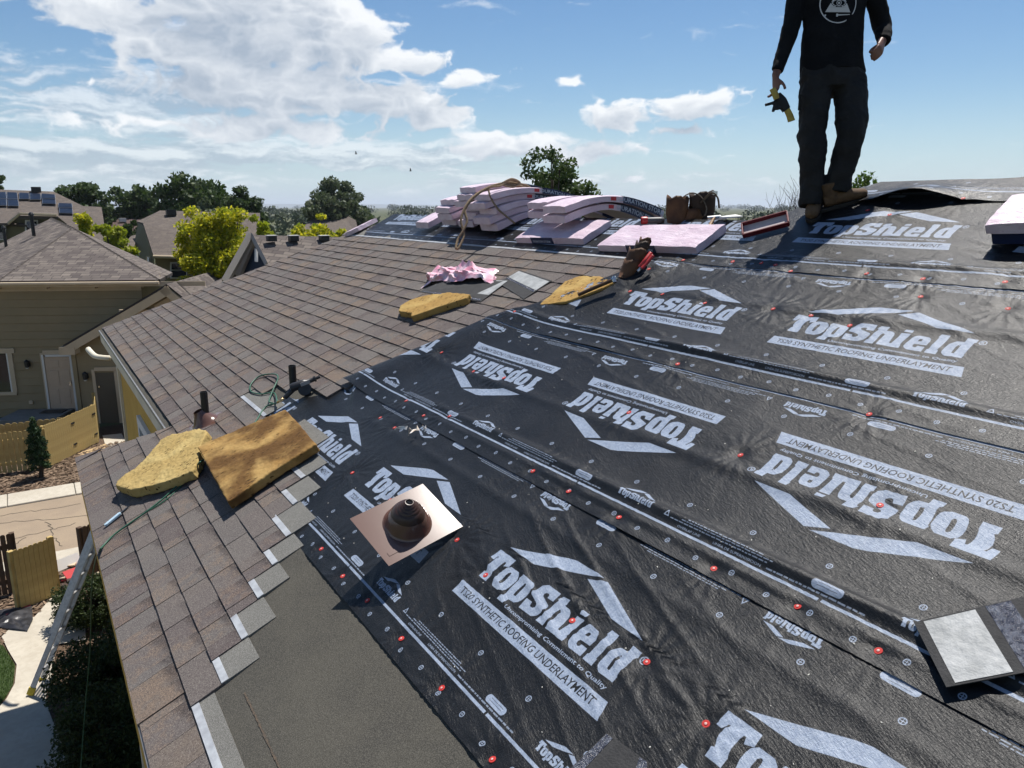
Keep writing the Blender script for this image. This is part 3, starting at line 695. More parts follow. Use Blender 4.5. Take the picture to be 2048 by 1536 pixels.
# ------------------------------------------------------------------ foam boards
def foam_mat(name, a, b, dark, amt):
    m = mat(name, a, .92, b, 5, 5, .7, 55, .15, bdist=.006); nt = m.node_tree; X.nt = nt; bs = nt.nodes['Principled BSDF']
    tc = nt.nodes.new('ShaderNodeTexCoord'); src = bs.inputs['Base Color'].links[0].from_socket
    c = mixc(nz(tc.outputs['Object'], 3.2, 4, .55).smooth(.36, .62) * amt, src, dark)
    vo = nt.nodes.new('ShaderNodeTexVoronoi'); vo.inputs['Scale'].default_value = 26; vo.inputs['Randomness'].default_value = 1
    mp = nt.nodes.new('ShaderNodeMapping'); mp.inputs['Scale'].default_value = (.6, 1.6, 1); mp.inputs['Rotation'].default_value = (0, 0, .5)
    nt.links.new(tc.outputs['Object'], mp.inputs[0]); nt.links.new(mp.outputs[0], vo.inputs['Vector'])
    pit_shade = X(vo.outputs['Distance']).smooth(.30, .16) * nz(tc.outputs['Object'], 7, 2).smooth(.47, .53)  # dark spots: browner burnt foam, with the shade of the holes painted in
    c = mixc(pit_shade * .9, c, (.035, .018, .006)); nt.links.new(c, bs.inputs['Base Color'])
    return m
M_foam_y = foam_mat('pale_yellow_foam', (.43, .325, .135), (.37, .265, .10), (.33, .23, .085), .5)
M_foam_b = foam_mat('weathered_brown_foam', (.37, .24, .088), (.29, .165, .052), (.095, .048, .016), .95)
M_foam_m = foam_mat('golden_foam', (.41, .28, .10), (.35, .22, .07), (.28, .165, .05), .5)
TX = bpy.data.textures.new('foam_lumps', 'CLOUDS'); TX.noise_scale = .09; TX.noise_depth = 3
TXF = bpy.data.textures.new('foam_pits', 'CLOUDS'); TXF.noise_scale = .022; TXF.noise_depth = 2
def foam(label, top, thick, m, rough=.010, vox=.009, holes=()):
    # top: points (px, py, n) of the upper face; the slab is extruded down the roof normal
    P = [px_roof(x, y, n) for x, y, n in top]; c = sum(P, Vector()) / len(P)
    nrm = ROOF_N
    nn = len(P); base = c - nrm * thick
    vs = [tuple(p - c) for p in P] + [tuple(p - nrm * thick - c) for p in P]
    b = MB().add(vs, [tuple(range(nn)), tuple(range(nn, 2 * nn))[::-1]] + [(i, nn + i, nn + (i + 1) % nn, (i + 1) % nn) for i in range(nn)])
    o = b.build('foam_board', m, smooth=True, M=Matrix.Translation(c), fixn=True)
    r = o.modifiers.new('remesh', 'REMESH'); r.mode = 'VOXEL'; r.voxel_size = vox; r.use_smooth_shade = True
    d = o.modifiers.new('lumps', 'DISPLACE'); d.texture = TX; d.strength = rough * 2; d.mid_level = .5; d.texture_coords = 'LOCAL'
    d = o.modifiers.new('pits', 'DISPLACE'); d.texture = TXF; d.strength = rough; d.mid_level = .55; d.texture_coords = 'LOCAL'
    return tag(o, label, 'foam board', 'pieces of yellow foam on the roof')
foam('ragged pale yellow foam slab lying at the lower roof edge', [(x, y, .10) for x, y in [(414, 862), (398, 856), (345, 868), (322, 878), (300, 905), (270, 935), (233, 962), (231, 972), (262, 980), (300, 972), (345, 958), (383, 942), (397, 920), (400, 890)]], .075, M_foam_y, .010)
foam('big rectangular weathered brown foam board leaning on the pale slab', [(570, 818, .085), (600, 850, .085), (632, 888, .085), (540, 945, .095), (455, 1004, .10), (425, 950, .12), (394, 893, .14), (480, 856, .11)], .062, M_foam_b, .006)
foam('golden foam slab with a notched end beside the pink wrapper', [(x, y, .075) for x, y in [(796, 622), (800, 611), (820, 599), (850, 590), (900, 584), (940, 588), (932, 596), (880, 613), (822, 633), (822, 626), (806, 624)]], .06, M_foam_m, .005)
foam('orange foam slab half hidden behind the raised underlayment edge', [(x, y, .055) for x, y in [(1076, 610), (1100, 590), (1130, 561), (1160, 551), (1200, 552), (1232, 563), (1200, 578), (1130, 604)]], .06, M_foam_m, .006)

# ------------------------------------------------------------------ pipe flashing lying on the underlayment
M_brown = mat('glossy_brown_metal', (.115, .060, .045), .15, (.108, .056, .042), 9, 4, .015, 5, .5, coat=.1)
M_brown.node_tree.nodes['Principled BSDF'].inputs['Coat Roughness'].default_value = .2
M_boot = mat('dark_brown_rubber', (.050, .026, .019), .32, (.040, .020, .015), 14)
fC, fB, fA = RW(3.029, .4047, .128), RW(3.087, .804, .014), RW(3.389, .8636, .15); fD = fA + fC - fB
ax_x = (fB - fC).normalized(); ax_y = (fD - fC); ax_y = (ax_y - ax_x * ax_y.dot(ax_x)).normalized(); ax_z = ax_x.cross(ax_y); org = fC
if ax_z.dot(ROOF_N) < 0: ax_x = -ax_x; ax_z = -ax_z; org = fB
FM = Matrix.Translation(org) @ Matrix((ax_x, ax_y, ax_z)).transposed().to_4x4()
fl = thing('pipe_flashing', 'glossy brown pipe flashing with a stepped cone, propped up on the underlayment', 'flashing', org)
PWd, PHt, cx, cy = .425, .335, .212, .163
r_ = .012; pl = []
for (x, y, a0) in ((PWd - r_, r_, -90), (PWd - r_, PHt - r_, 0), (r_, PHt - r_, 90), (r_, r_, 180)):
    for k in range(5): w = math.radians(a0 + k * 22.5); pl.append((x + r_ * math.cos(w), y + r_ * math.sin(w)))
seg = 48; ringr = .118
ANG = sorted([2 * math.pi * k / 44 for k in range(44)] + [math.atan2(y - cy, x - cx) % (2 * math.pi) for x, y in ((0, 0), (PWd, 0), (PWd, PHt), (0, PHt))])
ib = MB(); n = len(pl)
outer = []
for k in range(seg):
    w = ANG[k]; dx, dy = math.cos(w), math.sin(w)
    q = min([(v - c) / d for v, c, d in ((PWd, cx, dx), (0, cx, dx)) if abs(d) > 1e-6 and (v - c) / d > 0] + [(v - c) / d for v, c, d in ((PHt, cy, dy), (0, cy, dy)) if abs(d) > 1e-6 and (v - c) / d > 0])
    outer.append((cx + dx * q, cy + dy * q))
ro = [(cx + math.cos(ANG[k]) * ringr, cy + math.sin(ANG[k]) * ringr) for k in range(seg)]
vs = [FM @ Vector((x, y, .0)) for x, y in outer] + [FM @ Vector((x, y, .0)) for x, y in ro]
ib.add(vs, [(k, (k + 1) % seg, seg + (k + 1) % seg, seg + k) for k in range(seg)])
plate = ib.build('plate', M_brown, fl)
sm = plate.modifiers.new('solid', 'SOLIDIFY'); sm.thickness = .0012
MB().lathe([(ringr + .001, .0010), (.113, .006), (.107, .018), (.099, .038), (.089, .058), (.078, .074)], FM @ Matrix.Translation((cx, cy, 0)), seg).build('collar', M_brown, fl, smooth=True)
MB().lathe([(.082, .070), (.079, .077), (.068, .094), (.058, .106), (.0565, .1065), (.055, .111), (.046, .121), (.0445, .1213), (.043, .125), (.035, .133), (.0338, .1332), (.0325, .1365), (.0255, .143), (.0243, .1432), (.0225, .147), (.0170, .1510), (.0160, .138)], FM @ Matrix.Translation((cx, cy, 0)), 40).build('rubber_boot', M_boot, fl, smooth=True)
MB().box((.06, .055, .0015), (.055, .022, .001), FM).build('stamped_mark', M_brown, fl)
# ------------------------------------------------------------------ vent pipes through the roof
def vent_pipe(label, px, py, h, r, cone):
    b = px_roof(px, py); o = thing('vent_pipe', label, 'vent pipe', b, 'plumbing vent pipes')
    MB().lathe([(r, -.05), (r, h), (r * .86, h), (r * .86, h - .1)], Matrix.Translation(b), 24).build('pipe', M_black, o, smooth=False)
    if cone:
        s, t = px_st(px, py); M = roof_mat(s, t, .014)
        MB().lathe([(.17, 0), (.12, .004), (.105, .012), (.085, .04), (.06, .075), (.046, .10), (.04, .12)], M, 32).build('flashing_cone', M_brown, o, smooth=True)
        MB().box((0, -.03, -.001), (.3, .36, .003), M).build('flashing_plate', M_brown, o)
    return o
vent_pipe('black vent pipe with a brown flashing cone beside the foam boards', 413, 848, .28, .03, True)
vent_pipe('short black vent pipe standing behind the nail gun', 587, 778, .20, .03, False)

# ------------------------------------------------------------------ shingle bundles in pink wrap
def wrap_mat():
    m = bpy.data.materials.new('pink_plastic_wrap'); m.use_nodes = True; nt = m.node_tree; X.nt = nt; bs = nt.nodes['Principled BSDF']
    tc = nt.nodes.new('ShaderNodeTexCoord'); v = tc.outputs['UV']
    c = mixc(nz(v, 5, 4).smooth(.35, .7), (.57, .44, .51), (.68, .57, .63))
    c = mixc(nz(v, 26, 3).smooth(.62, .70) * .35, c, (.42, .22, .34))
    nt.links.new(c, bs.inputs['Base Color']); bs.inputs['Roughness'].default_value = .38; bs.inputs['Specular IOR Level'].default_value = .5
    b = nt.nodes.new('ShaderNodeBump'); b.inputs['Strength'].default_value = 1.0; b.inputs['Distance'].default_value = .012
    mp = nt.nodes.new('ShaderNodeMapping'); mp.inputs['Scale'].default_value = (1, 2.6, 1); nt.links.new(v, mp.inputs[0])
    nt.links.new((nz(mp.outputs[0], 9, 5, .65, .8)).o, b.inputs['Height']); nt.links.new(b.outputs[0], bs.inputs['Normal'])
    return m
M_wrap = wrap_mat(); M_navy = mat('navy_label_film', (.010, .016, .052), .35, (.014, .022, .07), 6); M_lblw = mat('label_lettering', (.45, .5, .6), .5); M_lblr = mat('red_label_patch', (.5, .03, .04), .45)
BL, BW, BT = 1.0, .345, .064
def ridge_path(l, h):          # l is slope distance, carried on over the ridge; h is height above the roof skin
    d = l - RIDGE; sm_ = .14 + 1.5 * h; q = math.sqrt(d * d + sm_ ** 2)      # the higher in the pile, the flatter it lies
    x = xr + d * math.cos(TH); z = zr - math.sin(TH) * (q - sm_ * .86) ; sl = -math.sin(TH) * d / q
    nr = Vector((-sl, 0, math.cos(TH))).normalized(); return Vector((x, 0, z)) + nr * (h + .012), nr
def bundle(label, fn, stackgroup, seed, band=None, bandtext=None, W_=BW, L_=BL, red=True, front=False):
    # fn(u, v, w): u along the length 0..1, v across -0.5..0.5, w thickness 0..1 -> world point
    nl, nw = 22, 9; rs = np.random.default_rng(seed); ox, oy = rs.random(2) * 40
    b = MB(); idx = {}
    def P(i, j, k):
        u, v = i / nl, j / nw - .5
        e = min(u, 1 - u) * L_; f = (.5 - abs(v)) * W_
        rnd = .004 * (math.exp(-e / .012) + math.exp(-f / .012))
        lump = .020 * float(fbm(np.array([u * 6 + ox]), np.array([v * 4 + oy]), 3)[0])
        uu = u + .010 * float(fbm(np.array([v * 6 + ox]), np.array([k * 3.0 + oy]), 2)[0]) * (1 if u > .5 else -1) * (math.exp(-e / .05))
        return fn(uu, v * (1 - .015 * (k == 0)), (lump / BT if k == 1 else 0) + (1 - rnd / BT if k == 1 else rnd / BT * .7))
    for k in (0, 1):
        for i in range(nl + 1):
            for j in range(nw + 1): idx[(i, j, k)] = len(b.v); b.v.append(tuple(P(i, j, k)))
    def face(a, uv): b.f.append(a); b.m.append(0); b.uv.append(uv)
    U = lambda i, j: (i / nl * L_, j / nw * W_)
    for i in range(nl):
        for j in range(nw):
            face([idx[(i, j, 1)], idx[(i + 1, j, 1)], idx[(i + 1, j + 1, 1)], idx[(i, j + 1, 1)]], [U(i, j), U(i + 1, j), U(i + 1, j + 1), U(i, j + 1)])
            face([idx[(i, j + 1, 0)], idx[(i + 1, j + 1, 0)], idx[(i + 1, j, 0)], idx[(i, j, 0)]], [U(i, j + 1), U(i + 1, j + 1), U(i + 1, j), U(i, j)])
        for j, r in ((0, 1), (nw, -1)):
            a = [idx[(i, j, 0)], idx[(i + 1, j, 0)], idx[(i + 1, j, 1)], idx[(i, j, 1)]]; uv = [(i / nl * L_, 3), ((i + 1) / nl * L_, 3), ((i + 1) / nl * L_, 3.07), (i / nl * L_, 3.07)]
            face(a[::r], uv[::r])
    for j in range(nw):
        for i, r in ((0, -1), (nl, 1)):
            a = [idx[(i, j, 0)], idx[(i, j + 1, 0)], idx[(i, j + 1, 1)], idx[(i, j, 1)]]; uv = [(5, j / nw * W_), (5, (j + 1) / nw * W_), (5.07, (j + 1) / nw * W_), (5.07, j / nw * W_)]
            face(a[::r], uv[::r])
    c = Vector(fn(.5, 0, 0)); b.v = [tuple(Vector(v) - c) for v in b.v]
    o = b.build('shingle_bundle', M_wrap, smooth=True, M=Matrix.Translation(c), fixn=True, sharp=42)
    tag(o, label, 'shingle bundle', stackgroup)
    if band:                  # navy printed band round the wrap, standing 1.5 mm proud
        u0, u1 = band; nb = 8; lb = MB()
        for (lo, hi, w0, w1) in ((-.505, .505, 1.03, 1.03),):
            rows = [[fn(u0 + (u1 - u0) * i / nb, -.508, .0) for i in range(nb + 1)], [fn(u0 + (u1 - u0) * i / nb, -.508, 1.03) for i in range(nb + 1)]]
            rows += [[fn(u0 + (u1 - u0) * i / nb, -.5 + q / 8, 1.045 + .16 * float(fbm(np.array([(u0 + (u1 - u0) * i / nb) * 6 + ox]), np.array([(-.5 + q / 8) * 4 + oy]), 3)[0])) for i in range(nb + 1)] for q in range(9)]
            rows += [[fn(u0 + (u1 - u0) * i / nb, .508, 1.03) for i in range(nb + 1)], [fn(u0 + (u1 - u0) * i / nb, .508, .0) for i in range(nb + 1)]]
            if front: rows = rows[:2]
            for r in range(len(rows) - 1):
                for i in range(nb): lb.add([rows[r][i], rows[r][i + 1], rows[r + 1][i + 1], rows[r + 1][i]], [(0, 1, 2, 3)])
        lo_ = lb.build('label_band', M_navy, o, smooth=False)
        if bandtext:
            for (txt, face_, u_c, size) in bandtext:
                v, t = text_tris(txt, .01); ww = v[:, 0].max(); tb = MB()
                # split long triangles is unnecessary: glyphs are small against the bend
                for tri in t:
                    pts = []
                    for k in tri:
                        a, h_ = (v[k][0] - ww / 2) * size, v[k][1] * size
                        if face_ == 'top': pts.append(fn(u_c + h_ / L_, -a / W_, 1.10))
                        elif face_ == 'topu': pts.append(fn(u_c + a / L_, -.1 + h_ / W_, 1.12))
                        elif face_ == 'near': pts.append(fn(u_c + a / L_, -.512, .25 + h_ / BT))
                        elif face_ == 'side': pts.append(fn(u_c + a / L_, -.514, .25 + h_ / BT))
                    tb.add(pts, [(0, 1, 2)])
                tb.build('lettering', M_lblw, lo_)
    if red: 
        rb = MB().add([fn(.44, -.509, .25), fn(.49, -.509, .25), fn(.49, -.509, .8), fn(.44, -.509, .8)], [(0, 1, 2, 3)]); rb.build('red_patch', M_lblr, o)
    return o
def over_ridge(sc, l0, h0, skew=0.0, sag=0.0):
    def fn(u, v, w):
        l = l0 + u * BL; p, nr = ridge_path(l, h0 + w * BT)
        return p + ROOF_S * (sc + v * BW + skew * (u - .5))
    return fn
def flat_along(sc, tc, h0, rot=0.0, L_=BL):
    def fn(u, v, w):
        a, b2 = (u - .5) * L_, v * BW; ca, sa = math.cos(rot), math.sin(rot)
        return RW(sc - (a * ca - b2 * sa), tc + a * sa + b2 * ca, h0 + .012 + w * BT)
    return fn
def s_at(px, l, h):            # where along the ridge something must stand to be seen on this bearing
    lo, hi = 0.5, 14.0
    for _ in range(40):
        mid = (lo + hi) / 2; p, _n = ridge_path(l, h); x, _y = proj(p + ROOF_S * mid)
        if x > px: lo = mid
        else: hi = mid
    return (lo + hi) / 2
ORD = ['lowest', 'second', 'third', 'fourth', 'fifth', 'topmost']
cols = [('left', 848, 1, 3.60, .06), ('second', 888, 4, 3.62, .10), ('third', 928, 6, 3.60, .02), ('right', 968, 5, 3.52, -.10)]
seed = 1; S1 = {}
for (cn, px, cnt, l0, skew) in cols:
    for i in range(cnt):
        h = i * (BT + .002); jit = random.uniform(-.045, .045)
        sc = s_at(px, l0, h + .03) + jit - (.0 if cn != 'right' else -.04 * i + .06)
        S1[cn] = sc
        nm = 'only' if cnt == 1 else (ORD[i] if i < cnt - 1 else 'topmost')
        lab = f'pink shingle bundle alone at the left foot of the roped stack' if cnt == 1 else f'{nm} pink shingle bundle in the {cn} column of the roped stack'
        bt = [('DURATION STORM', 'side', .72, .05)] if cn == 'right' else None
        bundle(lab, over_ridge(sc, l0 + random.uniform(-.06, .06) + i * .012, h, skew + random.uniform(-.06, .06)), 'pink shingle bundles on the ridge', seed, (.52, .92) if cn in ('right', 'third') else None, bt); seed += 1
bundle('pink shingle bundle on the far slope behind the roped stack', over_ridge(s_at(1085, 4.25, .1), 3.95, .08, -.1), 'pink shingle bundles on the ridge', seed, None); seed += 1
# second stack: two bundles lengthwise below, four draped across them
sA, tA = px_st(1117, 470, .04)
bundle('bottom bundle with a navy band under the small stack, lying along the ridge', flat_along(sA + .02, tA + .05, 0, .05), 'pink shingle bundles on the ridge', seed, (.25, .58), [('DURATION STORM', 'near', .41, .03)], red=False, front=True); seed += 1
sB, tB = px_st(1150, 447, .09)
for i in range(2):
    bundle(('lower' if i == 0 else 'upper') + ' pink bundle at the left of the small stack, bent over the ridge', over_ridge(s_at(1078, 3.66, .12 + i * .077), 3.66, .082 + i * .077, -.05), 'pink shingle bundles on the ridge', seed, (.6, .95), [('DURATION STORM', 'topu', .78, .055)]); seed += 1
for i in range(2):
    bundle(('lower' if i == 0 else 'upper') + ' pink bundle at the right of the small stack, its navy label arching over', over_ridge(s_at(1116, 3.56, .10 + i * .077), 3.56, .082 + i * .077, -.12), 'pink shingle bundles on the ridge', seed, (.56, .97), [('DURATION STORM', 'side', .76, .055), ('DURATION STORM', 'topu', .76, .055)]); seed += 1
sC, tC = px_st(1317, 478, .04)
bundle('single pink shingle bundle lying flat in front of the tool belt', flat_along(sC, tC, 0, .06, 1.04), 'pink shingle bundles on the ridge', seed, (.32, .62), [('DURATION STORM', 'near', .47, .028)], red=False, front=True); seed += 1
sD, tD = px_st(2158, 434, .08)
bundle('pink shingle bundle cut off by the right edge, lying on another', flat_along(sD - .10, tD, .072, .10, .9), 'pink shingle bundles on the ridge', seed, None, red=False); seed += 1
bundle('bundle underneath the one at the right edge, its side darkened as in shadow', flat_along(sD - .11, tD + .03, .0, .08, .9), 'pink shingle bundles on the ridge', seed, (.0, .99), None, red=False, front=True); seed += 1  # full-length navy band paints the shadow on this side
pk = at_depth(722, 455, 10.9); dirp = (at_depth(747, 443, 11.1) - at_depth(697, 468, 10.7)).normalized(); upv = Vector((0, .35, 1)).normalized(); sd = upv.cross(dirp).normalized(); upv = dirp.cross(sd)
bundle('pink wrapped bundle perched on the far hip', lambda u, v, w: pk + dirp * ((u - .5) * .42) + sd * (v * .3) + upv * ((w - .5) * .06), 'pink shingle bundles on the ridge', seed, None, red=False); seed += 1
# ------------------------------------------------------------------ rope over the stack
M_rope = mat('tan_rope', (.30, .22, .14), .9, (.20, .15, .10), 90, 3, .8, 160, .1)
def spline(pts, n=10):
    out = []; pts = [Vector(p) for p in pts]
    for i in range(len(pts) - 1):
        p0, p1, p2, p3 = pts[max(i - 1, 0)], pts[i], pts[i + 1], pts[min(i + 2, len(pts) - 1)]
        for k in range(n):
            t = k / n; out.append(.5 * ((2 * p1) + (p2 - p0) * t + (2 * p0 - 5 * p1 + 4 * p2 - p3) * t * t + (3 * p1 - p0 - 3 * p2 + p3) * t ** 3))
    out.append(pts[-1]); return out
def pxd(px, py, D): return at_depth(px, py, D)
rb = MB()
D0 = (RW(S1['right'], 3.6, .3) - CAM).dot(FW)
front = [pxd(917, 497, D0 - .42), pxd(928, 470, D0 - .36), pxd(922, 440, D0 - .34), pxd(934, 408, D0 - .28), pxd(958, 385, D0 - .16), pxd(990, 370, D0 + .0), pxd(1020, 366, D0 + .15), pxd(1055, 372, D0 + .3), pxd(1068, 390, D0 + .35), pxd(1067, 404, D0 + .36)]
rb.tube(spline(front), .012, 8)
rb.tube(spline([pxd(917, 497, D0 - .42), pxd(912, 496, D0 - .43), pxd(916, 478, D0 - .38), pxd(926, 462, D0 - .36), pxd(934, 442, D0 - .33), pxd(930, 420, D0 - .3), pxd(945, 398, D0 - .22), pxd(968, 380, D0 - .1), pxd(1000, 369, D0 + .05), pxd(1030, 364, D0 + .2), pxd(1045, 374, D0 + .25)]), .012, 8)
rb.tube(spline([pxd(1040, 366, D0 + .2), pxd(1022, 360, D0 + .12), pxd(1000, 372, D0 + .02), pxd(978, 376, D0 - .06), pxd(984, 400, D0 - .1), pxd(998, 420, D0 - .08), pxd(1012, 432, D0 - .04), pxd(1030, 447, D0 - .02)]), .010, 8)
rb.tube(spline([pxd(1005, 366, D0 + .05), pxd(1024, 358, D0 + .1), pxd(1040, 366, D0 + .14), pxd(1026, 374, D0 + .1), pxd(1008, 370, D0 + .06), pxd(1040, 372, D0 + .2), pxd(1062, 380, D0 + .3)]), .011, 8)
tag(rb.build('rope', M_rope, smooth=True), 'tan rope thrown in loops over the big stack of bundles', 'rope')
# ------------------------------------------------------------------ tools and scraps on the roof
M_leather = mat('brown_leather', (.065, .028, .012), .6, (.12, .055, .022), 9, 4, .4, 50, .35); M_leatherd = mat('dark_leather', (.025, .014, .009), .65, (.05, .026, .014), 11, 4, .4, 50)
M_steel = mat('bright_steel', (.55, .55, .54), .25, None, metal=1); M_wood = mat('hammer_wood', (.42, .27, .15), .5, (.34, .2, .1), 18, 3)
M_redh = mat('red_handle', (.42, .03, .03), .4); M_webb = mat('grey_webbing', (.16, .13, .10), .8, (.1, .08, .06), 40)
def pouch(mb, c, w, d, h, M, flare=.18, mi=0, seg=14):
    # an open leather pocket: D-shaped section, flared mouth
    rows = []
    for z, k in ((0, .72), (h * .35, .95), (h * .8, 1.0 + flare * .5), (h, 1.0 + flare)):
        rows.append([M @ (Vector(c) + Vector((w / 2 * k * math.cos(a), d * (.12 + k * .9 * max(0, math.sin(a)) - .25 * (math.sin(a) < 0) * abs(math.sin(a))), z + .02 * math.sin(3 * a) * (z / h)))) for a in [2 * math.pi * i / seg for i in range(seg)]])
    b = len(mb.v)
    for r in rows: mb.v += [tuple(p) for p in r]
    for r in range(len(rows) - 1):
        for i in range(seg):
            i2 = (i + 1) % seg; mb.f.append([b + r * seg + i, b + r * seg + i2, b + (r + 1) * seg + i2, b + (r + 1) * seg + i]); mb.m.append(mi); mb.uv.append(None)
    mb.f.append([b + i for i in range(seg)]); mb.m.append(mi); mb.uv.append(None)
def solidify(o, t):
    m = o.modifiers.new('solid', 'SOLIDIFY'); m.thickness = t; m.offset = 0; return o
def cam_frame(p, yaw=0):      # upright frame at p: x to the viewer's right, y away, z up
    return Matrix.Translation(p) @ Matrix((RT, FWH, Vector((0, 0, 1)))).transposed().to_4x4() @ Matrix.Rotation(yaw, 4, 'Z')
# tool belt heaped on the ridge
pb = px_roof(1352, 447, .02); tb = thing('tool_belt', 'brown leather tool belt heaped on the ridge behind the single bundle', 'tool belt', pb, 'tool belts')
Mb = cam_frame(pb)
m1 = MB(); pouch(m1, (.0, .02, .0), .17, .075, .20, Mb @ Matrix.Rotation(.06, 4, 'Y'), .05); solidify(m1.build('pouch', M_leather, tb, smooth=True), .006)
m1 = MB(); pouch(m1, (.10, .03, .02), .12, .06, .15, Mb @ Matrix.Rotation(.5, 4, 'Y'), .2); solidify(m1.build('pouch', M_leather, tb, smooth=True), .006)
m1 = MB(); pouch(m1, (.235, .05, .0), .19, .09, .21, Mb @ Matrix.Rotation(-.10, 4, 'Y'), .1); solidify(m1.build('pouch', M_leatherd, tb, smooth=True), .006)
m1 = MB(); pouch(m1, (.17, .10, .06), .13, .07, .18, Mb @ Matrix.Rotation(.15, 4, 'Y'), .3); solidify(m1.build('pouch', M_leatherd, tb, smooth=True), .006)
st_ = [Mb @ Vector(v) for v in ((.04, .06, .19), (.09, .05, .225), (.14, .05, .235), (.20, .03, .20), (.235, .0, .12), (.22, -.02, .06))]
MB().tube(spline(st_), [(.005, .018)] * 51, 8, flat=(0, 0, 1)).build('strap', M_webb, tb, smooth=True)
st_ = [Mb @ Vector(v) for v in ((.20, .04, .16), (.26, -.02, .235), (.31, -.03, .20), (.33, -.02, .12))]
MB().tube(spline(st_), [(.005, .02)] * 31, 8, flat=(0, 0, 1)).build('strap', M_webb, tb, smooth=True)
MB().box((.30, .02, .235), (.04, .01, .03), Mb).build('buckle', M_steel, tb)
ham = px_roof(1415, 452, .03); hm = thing('hammer', 'hammer with a pale wooden handle beside the heaped tool belt', 'hammer', ham)
hp = [px_roof(1428, 436, .06), px_roof(1418, 455, .035), px_roof(1411, 470, .022)]
MB().tube(spline(hp), [(.013, .017)] * 21, 10).build('handle', M_wood, hm, smooth=True)
hd = hp[0]; MB().tube([hd + RT * -.05, hd + RT * .05 + Vector((0, 0, .01))], .014, 10).build('head', M_steel, hm)
dr = px_roof(1308, 446, .04); dt_ = thing('power_tool', 'grey power tool with a red end lying left of the tool belt', 'power tool', dr); Md = cam_frame(dr)
MB().lathe([(.001, -.09), (.02, -.088), (.026, -.06), (.026, .05), (.022, .08), (.001, .085)], Md @ Matrix.Translation((.0, 0, .02)) @ Matrix.Rotation(1.55, 4, 'Y'), 14).build('body', mat('grey_tool', (.09, .09, .095), .5), dt_, smooth=True)
MB().lathe([(.029, -.03), (.031, -.02), (.031, .01), (.029, .02)], Md @ Matrix.Translation((-.075, 0, .02)) @ Matrix.Rotation(1.55, 4, 'Y'), 14).build('red_collar', M_redh, dt_, smooth=True)
MB().box((.05, .03, -.01), (.035, .03, .09), Md).build('handle', M_black, dt_, bevel=.006)
# open pouch with nails, pliers and pry bar behind the raised sheet edge
pp = px_roof(1262, 552, .02); tp = thing('tool_pouch', 'brown leather nail pouch with its pockets open, behind the raised underlayment edge', 'tool pouch', pp, 'tool belts')
axu = (px_roof(1310, 505, .05) - px_roof(1225, 560, .05)).normalized(); axn = ROOF_N; axs = axn.cross(axu).normalized(); Mp = Matrix.Translation(pp) @ Matrix((axs, axn, axu)).transposed().to_4x4()
for (x, y, z, w, d, h, mm) in ((0, .03, -.06, .13, .06, .14, M_leather), (.0, .035, .04, .15, .065, .13, M_leather), (.01, .03, .12, .11, .05, .12, M_leatherd), (.02, .02, .19, .09, .045, .09, M_leather)):
    m1 = MB(); pouch(m1, (x, y, z), w, d, h, Mp @ Matrix.Rotation(-.5, 4, 'X'), .28, seg=16); solidify(m1.build('pocket', mm, tp, smooth=True), .005)
nb = MB()
for i in range(70):
    a = random.uniform(0, 6.28); r = random.uniform(0, .04); p = Mp @ Vector((.005 + r * math.cos(a), .085 + r * math.sin(a) * .5, .10 + random.uniform(0, .03)))
    dv = Vector((random.uniform(-1, 1), random.uniform(-1, 1), random.uniform(.0, 1))).normalized(); nb.tube([p - dv * .014, p + dv * .014], .0022, 5)
tag(nb.build('nails', mat('brassy_nails', (.35, .26, .12), .4, metal=.7), tp), kind='stuff')
pl_ = px_roof(1294, 520, .12); pt = thing('pliers', 'red handled pliers sticking out of the nail pouch', 'pliers', pl_)
MB().tube(spline([px_roof(1280, 535, .10), px_roof(1290, 522, .13), px_roof(1302, 506, .15)]), [(.011, .016)] * 21, 8).build('handle', M_redh, pt, smooth=True)
MB().tube(spline([px_roof(1284, 537, .10), px_roof(1295, 524, .12), px_roof(1306, 511, .14)]), [(.009, .014)] * 21, 8).build('handle', M_redh, pt, smooth=True)
MB().tube([px_roof(1281, 536, .10), px_roof(1275, 543, .09)], .010, 8).build('jaw', M_steel, pt)
pr_ = px_roof(1200, 575, .07); hm2 = thing('framing_hammer', 'long dark handled hammer resting on the orange foam slab', 'hammer', pr_)
MB().tube(spline([px_roof(1156, 590, .088), px_roof(1190, 575, .092), px_roof(1226, 560, .10)]), [(.012, .016)] * 21, 10).build('handle', mat('dark_wood_handle', (.07, .035, .02), .45, (.12, .06, .03), 20), hm2, smooth=True)
MB().tube([px_roof(1224, 561, .10), px_roof(1234, 556, .104)], .019, 10).tube([px_roof(1228, 553, .12), px_roof(1230, 565, .09)], .013, 10).build('head', M_steel, hm2)

# nail gun and its air hose
ng = px_roof(600, 792, .02); gun = thing('nail_gun', 'black pneumatic coil nail gun on the edge of the underlayment', 'nail gun', ng); Mg = cam_frame(ng, .35) @ Matrix.Rotation(-.32, 4, 'Y')
M_gun = mat('black_gun_casting', (.018, .018, .02), .4, (.03, .03, .032), 20)
MB().lathe([(.001, -.075), (.03, -.074), (.034, -.06), (.034, .03), (.028, .05), (.020, .06), (.018, .12), (.024, .122), (.024, .135), (.012, .137), (.012, .17), (.001, .172)], Mg @ Matrix.Translation((.03, 0, .085)) @ Matrix.Rotation(math.pi / 2, 4, 'Y'), 20).build('cylinder_body', M_gun, gun, smooth=True, sharp=40)
MB().tube(spline([Mg @ Vector(v) for v in ((-.01, 0, .075), (-.06, .0, .055), (-.11, .01, .03))]), [(.02, .017)] * 21, 12).build('grip', M_gun, gun, smooth=True)
